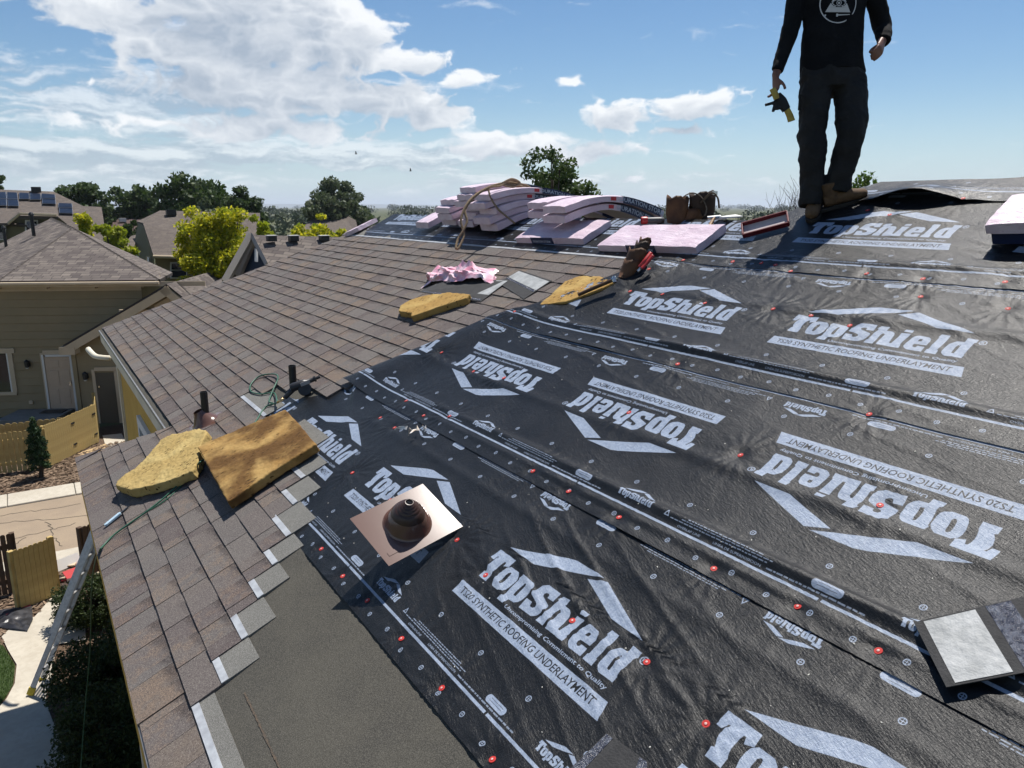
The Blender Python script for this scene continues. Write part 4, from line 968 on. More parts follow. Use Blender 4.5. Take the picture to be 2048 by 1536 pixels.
MB().lathe([(.001, -.028), (.05, -.028), (.054, -.02), (.054, .02), (.05, .028), (.001, .028)], Mg @ Matrix.Translation((.055, -.01, .04)) @ Matrix.Rotation(1.3, 4, 'X'), 22).build('coil_magazine', M_gun, gun, smooth=True, sharp=40)
MB().box((.075, -.037, .09), (.075, .004, .028), Mg).build('maker_plate', mat('grey_plate', (.3, .3, .3), .5), gun)
MB().box((.02, -.02, .035), (.012, .012, .04), Mg).build('trigger', M_steel, gun)
cpl = Mg @ Vector((-.12, .01, .028))
MB().tube([cpl, cpl + (Mg.to_3x3() @ Vector((-.06, .005, -.012)))], .010, 10).build('hose_coupling', mat('brass', (.6, .42, .2), .35, metal=1), gun, smooth=True)
M_hose = mat('green_hose', (.020, .085, .050), .45, (.03, .11, .065), 30)
h0 = cpl + (Mg.to_3x3() @ Vector((-.06, .005, -.012)))
hosep = [h0, px_roof(553, 806, .03), px_roof(530, 815, .02), px_roof(510, 845, .025), px_roof(480, 880, .05)]
hb2 = MB(); hb2.tube(spline(hosep), .0062, 8)
hb2.tube(spline([px_roof(399, 925, .10), px_roof(380, 945, .05), px_roof(340, 985, .03), px_roof(300, 1018, .028), px_roof(262, 1045, .026), px_roof(230, 1068, .026), px_roof(208, 1090, .026), px_roof(199, 1102, .03), at_depth(190, 1125, 6.4), at_depth(183, 1180, 7.2), at_depth(180, 1300, 8.3), at_depth(170, 1420, 8.8), at_depth(160, 1560, 8.9)]), .0062, 8)
hb2.tube(spline([px_roof(480, 880, .05), px_roof(450, 900, .05), px_roof(420, 912, .06), px_roof(399, 925, .10)]), .0062, 8)
hb2.tube(spline([h0, px_roof(548, 786, .02), px_roof(522, 788, .02), px_roof(502, 783, .02), px_roof(502, 768, .03), px_roof(520, 752, .03), px_roof(548, 748, .04), px_roof(556, 756, .05), px_roof(546, 780, .04), px_roof(538, 802, .03), px_roof(545, 806, .022)]), .0062, 8)
hb2.tube(spline([px_roof(300, 1020, .028), px_roof(330, 1001, .024), px_roof(362, 972, .022), px_roof(390, 940, .03)]), .0050, 8)
tag(hb2.build('air_hose', M_hose, smooth=True), 'green air hose looping from the nail gun and running down over the eave', 'hose')

# utility knife
kn = px_roof(237, 1032, .018); ks, kt_ = px_st(237, 1032); k1, k2 = px_roof(211, 1053, .022), px_roof(264, 1010, .022)
ka = (k2 - k1).normalized(); kb = ROOF_N.cross(ka); MK = Matrix.Translation((k1 + k2) / 2) @ Matrix((ka, kb, ROOF_N)).transposed().to_4x4()
kf = thing('utility_knife', 'utility knife with a pale blue handle near the roof edge', 'knife', kn); KL = (k2 - k1).length
MB().prism([(-KL * .5, -.012), (-KL * .45, -.017), (KL * .06, -.016), (KL * .10, .0), (KL * .06, .016), (-KL * .44, .014), (-KL * .5, .008)], MK, .016).build('handle', mat('pale_blue_handle', (.36, .50, .60), .4, (.45, .58, .66), 20), kf, bevel=.003)
MB().prism([(KL * .08, -.010), (KL * .22, -.012), (KL * .5, .0), (KL * .22, .010), (KL * .08, .010)], MK @ Matrix.Translation((0, 0, .004)), .006).build('blade', mat('dark_blade', (.03, .03, .032), .35, metal=.5), kf)

# red tray leaning at the man's feet
M_tray = mat('dark_red_rim', (.12, .009, .014), .5); M_trayi = mat('pale_tray_inside', (.42, .35, .34), .6, (.5, .44, .42), 12)
tr = [px_roof(1488, 466, .01), px_roof(1576, 438, .01), px_roof(1562, 440, .01) + Vector((0, 0, .06)), px_roof(1490, 466, .01) + Vector((0, 0, .012))]
tc_ = px_roof(1530, 455, .01); ty = thing('red_tray', 'shallow red rimmed tray tipped up at the boots', 'tray', tc_)
ta = (px_roof(1572, 444, .03) - px_roof(1490, 466, .03)).normalized(); tz = (ROOF_N * .62 - FWH * .6 + Vector((0, 0, .4))).normalized(); tbv = tz.cross(ta).normalized(); tz = ta.cross(tbv)
MT = Matrix.Translation(px_roof(1530, 449, .06)) @ Matrix((ta, tbv, tz)).transposed().to_4x4()
MB().box((0, 0, -.012), (.30, .115, .006), MT).build('base', M_trayi, ty)
for (c_, d_) in (((0, .06, .002), (.31, .012, .036)), ((0, -.06, .002), (.31, .012, .036)), ((.152, 0, .002), (.012, .108, .036)), ((-.152, 0, .002), (.012, .108, .036))):
    MB().box(c_, d_, MT).build('rim', M_tray, ty, bevel=.003)
# pale folded sheet scraps by the ridge
for (x, y, L, r) in ((1462, 437, .16, .2), (1440, 441, .10, -.3)):
    p = px_roof(x, y, .02); M_ = cam_frame(p, r)
    MB().hexa([M_ @ Vector(v) for v in ((-L / 2, -.03, 0), (L / 2, -.03, .01), (L / 2, .05, .012), (-L / 2, .05, 0), (-L / 2, -.03, .012), (L / 2, -.03, .018), (L / 2 - .02, .05, .03), (-L / 2, .05, .014))]).build('paper_scrap', mat('white_paper', (.6, .6, .58), .7), None)
    tag(bpy.context.scene.objects[-1] if False else [o for o in COL.objects if o.name.startswith('paper_scrap')][-1], 'white folded paper scrap right of the tool belt' if x > 1450 else 'small white paper scrap close to the hammer', 'paper scrap', 'paper scraps')

# crumpled pink wrapper
M_pinkw = mat('bright_pink_film', (.72, .28, .38), .28, (.80, .62, .68), 11, 4, .5, 40, .5)
pw = MB(); nu, nv = 34, 22; gp = [(846, 578), (990, 556), (992, 540), (850, 552)]
s00, t00 = px_st(848, 578); s10, t10 = px_st(985, 574); s11, t11 = px_st(990, 545); s01, t01 = px_st(875, 545)
for j in range(nv + 1):
    for i in range(nu + 1):
        u, v = i / nu, j / nv
        s = (s00 * (1 - u) + s10 * u) * (1 - v) + (s01 * (1 - u) + s11 * u) * v; t = (t00 * (1 - u) + t10 * u) * (1 - v) + (t01 * (1 - u) + t11 * u) * v
        f = float(fbm(np.array([u * 7 + 3.1]), np.array([v * 5 + 1.7]), 3)[0]); g = float(fbm(np.array([u * 4 + 9.1]), np.array([v * 6 + 5.7]), 3)[0])
        env = math.sin(math.pi * min(1, max(0, u))) ** .5 * math.sin(math.pi * (.12 + .80 * v)) ** .6
        n = .02 + env * (.06 + .26 * abs(f) + .12 * max(0, g)) + .05 * math.exp(-((u - .72) / .16) ** 2) * env
        pw.v.append(tuple(RW(s + .22 * g, t + .18 * f, max(.014, n))))
for j in range(nv):
    for i in range(nu):
        a = j * (nu + 1) + i; pw.f.append([a, a + 1, a + nu + 2, a + nu + 1]); pw.m.append(0); pw.uv.append(None)
tag(pw.build('plastic_wrapper', M_pinkw, smooth=True, sharp=28), 'crumpled bright pink plastic wrapper on the brown shingles', 'wrapper')

# loose shingles
M_film = mat('white_release_film', (.36, .37, .37), .6, (.25, .26, .26), 16, 5, .6, 30); M_back = mat('dark_shingle_back', (.020, .020, .021), .8, (.03, .03, .031), 20, 4, .4, 120); M_tar = mat('glossy_tar_strip', (.012, .014, .03), .22, (.10, .11, .14), 55, 4, .9, 120, .6)
def quadslab(name, corners, th, m, parent, sub=None):
    P = [Vector(p) for p in corners]; return MB().hexa([p for p in P] + [p + ROOF_N * th for p in P]).build(name, m, parent)
def lerp_quad(c, u, v): return (c[0] * (1 - u) + c[1] * u) * (1 - v) + (c[3] * (1 - u) + c[2] * u) * v
def loose(label, c, strips, th=.004):
    o = thing('loose_shingle', label, 'shingle', lerp_quad(c, .5, .5), 'loose shingles')
    quadslab('back', c, th, M_back, o)
    for (nm, m, u0, u1, v0, v1) in strips:
        q = [lerp_quad(c, u, v) + ROOF_N * (th + .0005) for u, v in ((u0, v0), (u1, v0), (u1, v1), (u0, v1))]
        quadslab(nm, q, .0012, m, o)
    return o
c = [px_roof(*p) for p in ((996, 566, .018), (1048, 599, .02), (1104, 562, .022), (1040, 541, .018))]
o = loose('loose shingle turned over, its white film half facing the ridge', c, [('release_film', M_film, .02, .98, .45, .93), ('tar_strip', M_tar, .02, .98, .36, .43)])
for i in range(5):
    u = .1 + i * .19; quadslab('tar_dash', [lerp_quad(c, a, b) + ROOF_N * .0048 for a, b in ((u, .94), (u + .1, .94), (u + .1, .975), (u, .975))], .0012, M_back, o)
c = [px_roof(*p) for p in ((838, 584, .085), (962, 604, .02), (1018, 562, .02), (900, 556, .05))]
loose('dark loose shingle under the pink wrapper, lying on the foam', c, [('release_film', M_film, .82, .99, .3, .98), ('tar_strip', M_tar, .05, .97, .03, .10)])
c = [px_roof(*p) for p in ((1893, 1376, .040), (2190, 1320, .044), (2090, 1185, .048), (1828, 1246, .040))]
loose('loose shingle with a white film panel and shiny tar strip at right', c, [('release_film', M_film, .07, .47, .03, .97), ('tar_strip', M_tar, .55, .74, .02, .98)])
c = [px_roof(*p) for p in ((1120, 1560, .012), (1300, 1560, .014), (1296, 1525, .014), (1215, 1466, .012))]
loose('dark loose shingle scrap cut off by the bottom edge', c, [('tar_strip', M_tar, .02, .18, .05, .97), ('tar_strip', M_tar, .82, .98, .1, .95)])
# torn paper scrap on the seam
sp_ = MB(); M_scrap = mat('torn_tan_paper', (.55, .42, .30), .7, (.75, .72, .68), 25, 3, .5, 60)
for k in range(5):
    a, b = px_st(812 + k * 10, 868 + (k % 3) * 5); pts = [RW(a + random.uniform(-.05, .05), b + random.uniform(-.04, .04), .02 + random.uniform(0, .05)) for _ in range(4)]
    cc = sum(pts, Vector()) / 4; sp_.add([cc, *pts], [(0, 1, 2), (0, 2, 3), (0, 3, 4), (0, 4, 1)])
solidify(tag(sp_.build('torn_wrapper_scrap', [M_scrap]), 'torn tan and white paper scrap on the black underlayment', 'scrap'), .001)
# specks of debris
db = MB()
for i in range(150):
    s, t = random.uniform(1.0, 4.6), random.uniform(.3, 3.2)
    n = float(sheet_n(np.array([s]), np.array([t]), sheet_of(t))[0]); r = random.uniform(.0012, .0032); M_ = roof_mat(s, t, n + .001, random.uniform(0, 3))
    db.box((0, 0, 0), (r * 2, r, r * .7), M_)
tag(db.build('debris_specks', mat('pale_specks', (.6, .58, .52), .7)), 'tiny pale specks of debris scattered over the underlayment', 'debris', kind='stuff')

# ------------------------------------------------------------------ the man
DM = 5.24
def mp(px, py, dz=0.0): return at_depth(px, py, DM - dz)
man0 = mp(1655, 425)
def remesh(o, vox, smooth=2):
    r = o.modifiers.new('remesh', 'REMESH'); r.mode = 'VOXEL'; r.voxel_size = vox; r.use_smooth_shade = True
    if smooth:
        s = o.modifiers.new('smooth', 'SMOOTH'); s.iterations = smooth; s.factor = .5
    return o
M_skin = mat('skin', (.20, .095, .062), .5, (.16, .072, .048), 14, 3, .2, 60, .4, sub=.05); M_shirt = mat('black_knit_shirt', (.0065, .0065, .007), .9, (.010, .010, .011), 8, 4, .5, 45, .15, bdist=.008)
M_trous = mat('charcoal_work_trousers', (.024, .0225, .021), .85, (.016, .0155, .015), 6, 4, .6, 26, .2, bdist=.012); M_boots = mat('tan_nubuck', (.125, .070, .032), .85, (.075, .042, .02), 18, 4, .3, 80); M_sole = mat('dark_sole', (.02, .016, .013), .8)
man = thing('person', 'man in a black long sleeved shirt, charcoal trousers and tan boots holding work gloves', 'person', man0)
# skeleton points (bearing, height, towards the viewer)
HipL, KneeL, AnkL = mp(1634, 178), mp(1627, 298, .05), mp(1621, 402)
HipR, KneeR, AnkR = mp(1695, 176), mp(1700, 280, .13), mp(1672, 388, .02)
Pel, Wai, Che, Nec = mp(1665, 160), mp(1664, 110), mp(1668, 15), mp(1670, -72)
ShL, ElL, WrL = mp(1606, -52), mp(1580, 62, .02), mp(1551, 152, .06)
ShR, ElR, WrR = mp(1736, -54), mp(1762, 58, -.02), mp(1764, 84, .10)
def limb(mb, pts, rad, seg=12, n=8):
    sp = spline(pts, n); k = len(sp); xs = np.linspace(0, 1, len(pts)); xi = np.linspace(0, 1, k)
    r0 = np.interp(xi, xs, [r[0] if hasattr(r, '__len__') else r for r in rad]); r1 = np.interp(xi, xs, [r[1] if hasattr(r, '__len__') else r for r in rad])
    mb.tube(sp, list(zip(r0, r1)), seg, flat=RT)
def hand(mb, wrist, palm_dir, side, thumb_dir, curl, scale=1.0):
    # palm and five separate bent fingers
    d = palm_dir.normalized(); sdv = (side - d * side.dot(d)).normalized(); nv = d.cross(sdv)
    limb(mb, [wrist, wrist + d * .03, wrist + d * .085], [(.024, .020), (.032, .017), (.040, .015)], 12, 4) if False else mb.tube([wrist - d * .02, wrist + d * .02, wrist + d * .055, wrist + d * .09], [(.026, .02), (.033, .018), (.041, .016), (.040, .013)], 12, flat=sdv)
    for i, (off, L, r) in enumerate(((-.030, .068, .0085), (-.010, .078, .0090), (.011, .074, .0088), (.031, .058, .0078))):
        b = wrist + d * .085 + sdv * off; p = [b]; dd = d.copy()
        for k in range(3):
            dd = (dd * math.cos(curl) + nv * math.sin(curl)).normalized(); p.append(p[-1] + dd * L * (.42, .33, .25)[k])
        mb.tube(spline(p, 3), r, 8)
    b = wrist + d * .03 + thumb_dir * .026; t1 = (thumb_dir * .8 + d * .6).normalized()
    mb.tube(spline([b, b + t1 * .03, b + t1 * .052 + d * .01, b + t1 * .062 + d * .03], 3), .0105, 8)
toC = -FWH
bm = MB()
limb(bm, [mp(1668, -70), mp(1668, -92), mp(1668, -110)], [.055, .052, .055])
bm.lathe([(.001, -.115), (.045, -.105), (.066, -.07), (.075, -.02), (.078, .03), (.070, .075), (.045, .105), (.001, .115)], cam_frame(mp(1668, -128, .02)) @ Matrix.Diagonal((1, 1.18, 1.06, 1)), 20)
nosep = mp(1668, -120, .12); bm.tube([nosep + Vector((0, 0, .03)) - toC * .02, nosep, nosep - toC * .03 - Vector((0, 0, .015))], [.008, .014, .012], 8)
for s_ in (-1, 1): bm.tube([mp(1668, -122, .0) + RT * s_ * .078 - Vector((0, 0, .025)), mp(1668, -126, .0) + RT * s_ * .085 + Vector((0, 0, .02))], [.010, .014], 8)
limb(bm, [Pel, Wai, Che, mp(1670, -50)], [(.13, .09), (.125, .085), (.15, .10), (.15, .08)], 16)
limb(bm, [ShL, ElL, WrL], [.045, .036, .026]); limb(bm, [ShR, ElR, WrR], [.045, .036, .026])
limb(bm, [HipL, KneeL, AnkL], [.07, .05, .035]); limb(bm, [HipR, KneeR, AnkR], [.07, .05, .035])
hand(bm, WrL, (mp(1553, 185, .05) - WrL), toC * 1.0 + RT * .2, (RT * .5 + toC * .8).normalized(), .62)
hand(bm, WrR, (mp(1757, 118, .16) - mp(1766, 84, .08)), RT * -.6 + toC * .6, (RT * -1.0 + Vector((0, 0, -.2))).normalized(), .50)
body = remesh(bm.build('body', M_skin, man, smooth=True), .0065, 2)
hr = MB().lathe([(.060, .0), (.078, .03), (.074, .078), (.050, .108), (.001, .120)], cam_frame(mp(1668, -128, .012)) @ Matrix.Diagonal((1.04, 1.22, 1.06, 1)), 20).build('hair', mat('dark_hair', (.02, .013, .009), .7), man, smooth=True)
sh = MB()
limb(sh, [mp(1665, 150), mp(1664, 120), mp(1666, 60), mp(1668, 5), mp(1669, -45), mp(1669, -74)], [(.222, .135), (.214, .128), (.203, .120), (.212, .130), (.215, .115), (.085, .075)], 24)
limb(sh, [mp(1640, -52), ShL, mp(1592, 5), ElL, mp(1566, 105, .04), mp(1554, 143, .055)], [.08, .076, .064, .058, .047, .043], 14)
limb(sh, [mp(1700, -52), ShR, mp(1752, 5), mp(1763, 52, -.02), mp(1767, 68, .03), mp(1767, 82, .085)], [.08, .076, .064, .060, .052, .045], 14)
shirt = remesh(sh.build('shirt', M_shirt, man, smooth=True), .009, 3)
TXS = bpy.data.textures.new('cloth_folds', 'CLOUDS'); TXS.noise_scale = .10; TXS.noise_depth = 2
def folds(o, k):
    d = o.modifiers.new('folds', 'DISPLACE'); d.texture = TXS; d.strength = k; d.mid_level = .5; d.texture_coords = 'LOCAL'
folds(shirt, .022)
tr_ = MB()
limb(tr_, [mp(1664, 132), mp(1664, 160), mp(1664, 185)], [(.208, .12), (.222, .135), (.20, .135)], 22)
limb(tr_, [mp(1634, 165), mp(1627, 215, .02), mp(1625, 298, .05), mp(1625, 350, .02), mp(1622, 412)], [(.105, .12), (.098, .115), (.084, .095), (.076, .09), (.074, .09)], 18)
limb(tr_, [mp(1697, 165), mp(1702, 210, .06), mp(1701, 270, .12), mp(1685, 330, .07), mp(1671, 384, .03)], [(.108, .12), (.104, .12), (.094, .105), (.082, .095), (.092, .095)], 18)
trous = remesh(tr_.build('trousers', M_trous, man, smooth=True), .009, 3); folds(trous, .040)
MB().box((0, 0, 0), (.02, .006, .10), cam_frame(mp(1600, 205, .06))).build('pocket_edge', M_trous, man)
def boot(heel, toe):
    d = (toe - heel); L = d.length; d.normalize(); z = ROOF_N * .6 + Vector((0, 0, .4)); z = (z - d * z.dot(d)).normalized(); y = z.cross(d)
    M_ = Matrix.Translation(heel) @ Matrix((d, y, z)).transposed().to_4x4()
    b = MB(); b.tube([M_ @ Vector(v) for v in ((-.02, 0, .05), (.04, 0, .055), (.12, 0, .056), (.19, 0, .045), (.245, 0, .038), (.262, 0, .034))], [(.045, .038), (.048, .046), (.046, .046), (.050, .038), (.042, .030), (.02, .016)], 16, flat=y)
    b.tube([M_ @ Vector(v) for v in ((.035, 0, .06), (.03, 0, .11), (.028, 0, .17))], [(.050, .055), (.048, .052), (.050, .056)], 16, flat=y)
    o = remesh(b.build('boot', M_boots, man, smooth=True), .006, 2)
    out = [(-.06, -.035), (-.02, -.046), (.06, -.042), (.14, -.046), (.21, -.050), (.25, -.038), (.27, -.005), (.262, .028), (.22, .048), (.14, .046), (.06, .042), (-.02, .046), (-.06, .035)]
    MB().prism(out, M_ @ Matrix.Translation((0, 0, -.012)), .026).build('sole', M_sole, o, bevel=.004)
hl = px_roof(1630, 424, .012); boot(px_roof(1636, 411, .016), px_roof(1630, 426, .016))
boot(px_roof(1655, 417, .02), px_roof(1655, 417, .02) + RT * .21 + toC * .03 + Vector((0, 0, .06)))
# emblem printed on the shirt: ring, triangle with an eye, small knife
M_emb = mat('pale_print', (.55, .55, .54), .8)
ec = mp(1660, 17, .0); EM0 = cam_frame(ec); em = MB(); R = .125
class _Bend:
    def __matmul__(s, v): return EM0 @ Vector((v.x, -.146 * math.sqrt(1 - ((v.x + .02) / .25) ** 2) - .004, v.z))
EM = _Bend()
for k in range(48):
    a, b_ = 2 * math.pi * k / 48, 2 * math.pi * (k + 1) / 48
    em.add([EM @ Vector((r * math.cos(w), 0, r * math.sin(w))) for r, w in ((R, a), (R, b_), (R - .007, b_), (R - .007, a))], [(0, 1, 2, 3)])
def slab2(pts, ndiv=6):
    n = len(pts)
    em.add([EM @ Vector((x, 0, z)) for x, z in pts], [tuple(range(n))])
tri = [(-.085, -.055), (.085, -.055), (.05, .0), (.035, .025), (-.035, .025), (-.05, .0)]
# triangle in horizontal bands, leaving an eye-shaped gap
for i in range(24):
    z0, z1 = -.055 + i * .006, -.055 + (i + 1) * .006; w0, w1 = .085 * (1 - (z0 + .055) / .15), .085 * (1 - (z1 + .055) / .15); zm = (z0 + z1) / 2 + .002
    e = .050 * math.sqrt(max(0, 1 - (zm / .022) ** 2)) if abs(zm) < .022 else 0
    if e > 0 and e < min(w0, w1) - .002: slab2([(-w0, z0), (-e, z0), (-e, z1), (-w1, z1)]); slab2([(e, z0), (w0, z0), (w1, z1), (e, z1)])
    elif e == 0: slab2([(-w0, z0), (w0, z0), (w1, z1), (-w1, z1)])
for k in range(24):
    a, b_ = 2 * math.pi * k / 24, 2 * math.pi * (k + 1) / 24
    for (r0, r1) in ((.017, .013), (.007, .0)): em.add([EM @ Vector((r * math.cos(w), 0, r * math.sin(w))) for r, w in ((r0, a), (r0, b_), (r1, b_), (r1, a))], [(0, 1, 2, 3)])
    em.add([EM @ Vector((.046 * math.cos(w) * q, 0, .021 * math.sin(w) * q)) for q, w in ((1, a), (1, b_), (.88, b_), (.88, a))], [(0, 1, 2, 3)])
slab2([(-.088, -.082), (-.078, -.082), (-.078, -.070), (-.088, -.070)]); slab2([(-.012, -.084), (.0, -.084), (.0, -.066), (-.012, -.066)]); slab2([(.0, -.078), (.085, -.070), (.08, -.066), (.0, -.070)])
eo = em.build('shirt_emblem', M_emb, man)
# gloves in the hand
M_gly = mat('yellow_glove_cuff', (.45, .33, .06), .7, (.35, .24, .05), 30); M_glb = mat('black_glove', (.012, .012, .013), .7)
gl = thing('work_gloves', 'black and yellow work gloves dangling from the hand', 'gloves', mp(1560, 205, .06))
g1 = MB(); limb(g1, [mp(1553, 190, .07), mp(1563, 203, .07), mp(1573, 220, .06)], [(.030, .018), (.040, .02), (.032, .016)], 12)
for a, b_, c_ in (((1556, 200), (1545, 206), (1530, 210)), ((1557, 203), (1549, 212), (1546, 224)), ((1562, 208), (1556, 216), (1558, 212)), ((1566, 214), (1556, 217), (1549, 217))):
    g1.tube(spline([mp(*a, .07), mp(*b_, .075), mp(*c_, .07)], 5), .0105, 8)
remesh(g1.build('glove_body', M_glb, gl, smooth=True), .005, 1)
g2 = MB(); limb(g2, [mp(1573, 218, .06), mp(1579, 230, .06), mp(1583, 242, .06)], [(.022, .014), (.024, .014), (.026, .013)], 12); g2.build('cuff', M_gly, gl, smooth=True)
g3 = MB(); limb(g3, [mp(1545, 178, .10), mp(1550, 188, .105), mp(1553, 198, .10)], [(.022, .012), (.024, .013), (.02, .012)], 12); g3.build('cuff', M_gly, gl, smooth=True)
# ------------------------------------------------------------------ ground and yards
def ground_poly(name, pts, z, m, label=None, kind='structure', cat=None):
    o = MB().add([(x, y, z) for x, y in pts], [tuple(range(len(pts)))]).build(name, m, fixn=False)
    if o.data.polygons[0].normal.z < 0: o.data.flip_normals()
    return tag(o, label, cat, kind=kind)
def gpx(px, py, z=GROUND): p = at_height(px, py, z); return (p.x, p.y)
M_land = mat('dry_grass_land', (.085, .090, .045), 1, (.045, .060, .028), .01, 6, 0, 1, .1, coord='Object', fine=((.13, .12, .07), .05, .5))
M_mulch = mat('wood_mulch', (.075, .048, .032), 1, (.045, .028, .02), 9, 5, .8, 60, .1, fine=((.20, .145, .10), 45, .6))
M_conc = mat('pale_concrete', (.46, .42, .345), .9, (.40, .36, .29), 1.6, 6, .2, 60, .2, fine=((.33, .29, .23), 9, .35))
M_road = mat('tan_asphalt', (.30, .235, .165), .95, (.255, .20, .145), 1.2, 6, .3, 150, .15, fine=((.21, .165, .12), 120, .5))
M_lawn = mat('lawn_soil', (.03, .05, .012), 1)
gr = ground_poly('ground', [(-9000, -200), (9000, -200), (9000, 14400), (-9000, 14400)], GROUND - .01, M_land)
ground_poly('mulch_bed', [(-14, 22.75), (3.5, 22.95), (3.5, 29), (-14, 27.5)], GROUND + .004, M_mulch)
ground_poly('yard_soil', [(-14, 4), (.6, 4), (.6, 18.0), (-14, 18.0)], GROUND + .002, M_mulch)
ground_poly('road', [(-60, 17.9), (60, 18.6), (60, 23.3), (-60, 21.2)], GROUND + .004, M_road)
kb = MB()
for i in range(30):
    x0, x1 = -20 + i * 1.5, -20 + (i + 1) * 1.5 - .012; f = lambda x: 21.92 + (x + 1.3) * .02
    kb = MB().hexa([(x0, f(x0), GROUND - .1), (x1, f(x1), GROUND - .1), (x1, f(x1) + .82, GROUND - .1), (x0, f(x0) + .82, GROUND - .1), (x0, f(x0) + .02, GROUND + .05), (x1, f(x1) + .02, GROUND + .05), (x1, f(x1) + .82, GROUND + .10), (x0, f(x0) + .82, GROUND + .10)])
    o = kb.build('kerb', M_conc, bevel=.02); tag(o, kind='structure')
o = MB().hexa([(-20, 17.5, GROUND - .1), (12, 17.75, GROUND - .1), (12, 18.35, GROUND - .1), (-20, 18.1, GROUND - .1), (-20, 17.5, GROUND + .10), (12, 17.75, GROUND + .10), (12, 18.33, GROUND + .07), (-20, 18.08, GROUND + .07)]).build('kerb', M_conc, bevel=.02); tag(o, kind='structure')
# cracks in the road: thin sealed lines
M_crack = mat('road_crack', (.05, .042, .034), 1); cb = MB()
for (xa, ya, xb_, yb) in ((-2.3, 20.9, -.2, 20.2), (-2.2, 19.5, -.6, 19.9), (-1.2, 20.4, -1.0, 18.6), (-2.4, 21.4, -.4, 21.2), (-1.6, 19.6, -2.3, 18.7)):
    n = 14; P = []
    for i in range(n + 1):
        u = i / n; P.append(Vector((xa + (xb_ - xa) * u + random.uniform(-.05, .05), ya + (yb - ya) * u + random.uniform(-.07, .07), GROUND + .009)))
    for a, b in zip(P, P[1:]):
        d = (b - a).normalized(); q = Vector((-d.y, d.x, 0)) * .008; cb.add([a - q, b - q, b + q, a + q], [(0, 1, 2, 3)])
tag(cb.build('road_cracks', M_crack), 'dark hairline cracks across the tan road', 'crack', kind='stuff')
pathpx = [(112, 1188), (70, 1236), (30, 1250), (4, 1276), (16, 1302), (34, 1332), (30, 1370), (14, 1400), (-10, 1428), (-60, 1560), (200, 1700), (150, 1560), (122, 1485), (98, 1425), (92, 1395), (102, 1365), (108, 1330), (112, 1292), (172, 1282), (170, 1240), (128, 1225), (130, 1190)]
ground_poly('path', [gpx(*p) for p in pathpx], GROUND + .03, M_conc)
ground_poly('path_slab', [gpx(*p) for p in ((205, 872), (243, 868), (260, 900), (215, 905))], GROUND + .02, M_conc)
lawnpx = [(-300, 1270), (-2, 1280), (14, 1305), (31, 1334), (27, 1370), (11, 1398), (-14, 1426), (-300, 1500)]
lw = [gpx(*p) for p in lawnpx]; ground_poly('lawn', lw, GROUND + .02, M_lawn)
def leaf_mat(name, a, b, tr=.35, rough=.6):
    m = bpy.data.materials.new(name); m.use_nodes = True; nt = m.node_tree; X.nt = nt; bs = nt.nodes['Principled BSDF']; out = nt.nodes['Material Output']
    geo = nt.nodes.new('ShaderNodeNewGeometry'); oi = nt.nodes.new('ShaderNodeObjectInfo')
    c = mixc(X(geo.outputs['Random Per Island']), a, b)
    nt.links.new(c, bs.inputs['Base Color']); bs.inputs['Roughness'].default_value = rough; bs.inputs['Specular IOR Level'].default_value = .25
    tl = nt.nodes.new('ShaderNodeBsdfTranslucent'); nt.links.new(c, tl.inputs[0]); mx = nt.nodes.new('ShaderNodeMixShader'); mx.inputs[0].default_value = tr
    nt.links.new(bs.outputs[0], mx.inputs[1]); nt.links.new(tl.outputs[0], mx.inputs[2]); nt.links.new(mx.outputs[0], out.inputs[0]); return m
def in_poly(x, y, P):
    c = False
    for (ax, ay), (bx, by) in zip(P, P[1:] + P[:1]):
        if (ay > y) != (by > y) and x < (bx - ax) * (y - ay) / (by - ay) + ax: c = not c
    return c
def quads_obj(name, V, mats, parent=None, M=None):      # V: (n,4,3)
    n = len(V); me = bpy.data.meshes.new(name); me.vertices.add(n * 4); me.vertices.foreach_set('co', V.reshape(-1).astype(np.float32))
    me.loops.add(n * 4); me.loops.foreach_set('vertex_index', np.arange(n * 4, dtype=np.int32)); me.polygons.add(n)
    me.polygons.foreach_set('loop_start', np.arange(0, n * 4, 4, dtype=np.int32)); me.polygons.foreach_set('loop_total', np.full(n, 4, np.int32))
    me.materials.append(mats); me.update(calc_edges=True); me.validate()
    o = bpy.data.objects.new(name, me)
    if M is not None: o.matrix_basis = M
    return link(o, parent)
M_grass = leaf_mat('grass_blades', (.045, .10, .015), (.09, .15, .03), .3)
G = []
for _ in range(9000):
    x, y = random.uniform(-3.2, -1.78), random.uniform(12.5, 15.2)
    if not in_poly(x, y, lw): continue
    h, w, a = random.uniform(.03, .06), .004, random.uniform(0, 6.3); dx, dy = math.cos(a) * w, math.sin(a) * w; lx, ly = random.uniform(-.02, .02), random.uniform(-.02, .02)
    G.append([(x - dx, y - dy, GROUND + .02), (x + dx, y + dy, GROUND + .02), (x + lx + dx * .3, y + ly + dy * .3, GROUND + .02 + h), (x + lx - dx * .3, y + ly - dy * .3, GROUND + .02 + h)])
tag(quads_obj('grass', np.array(G), M_grass), 'short green lawn grass beside the curving path', 'grass', kind='stuff')
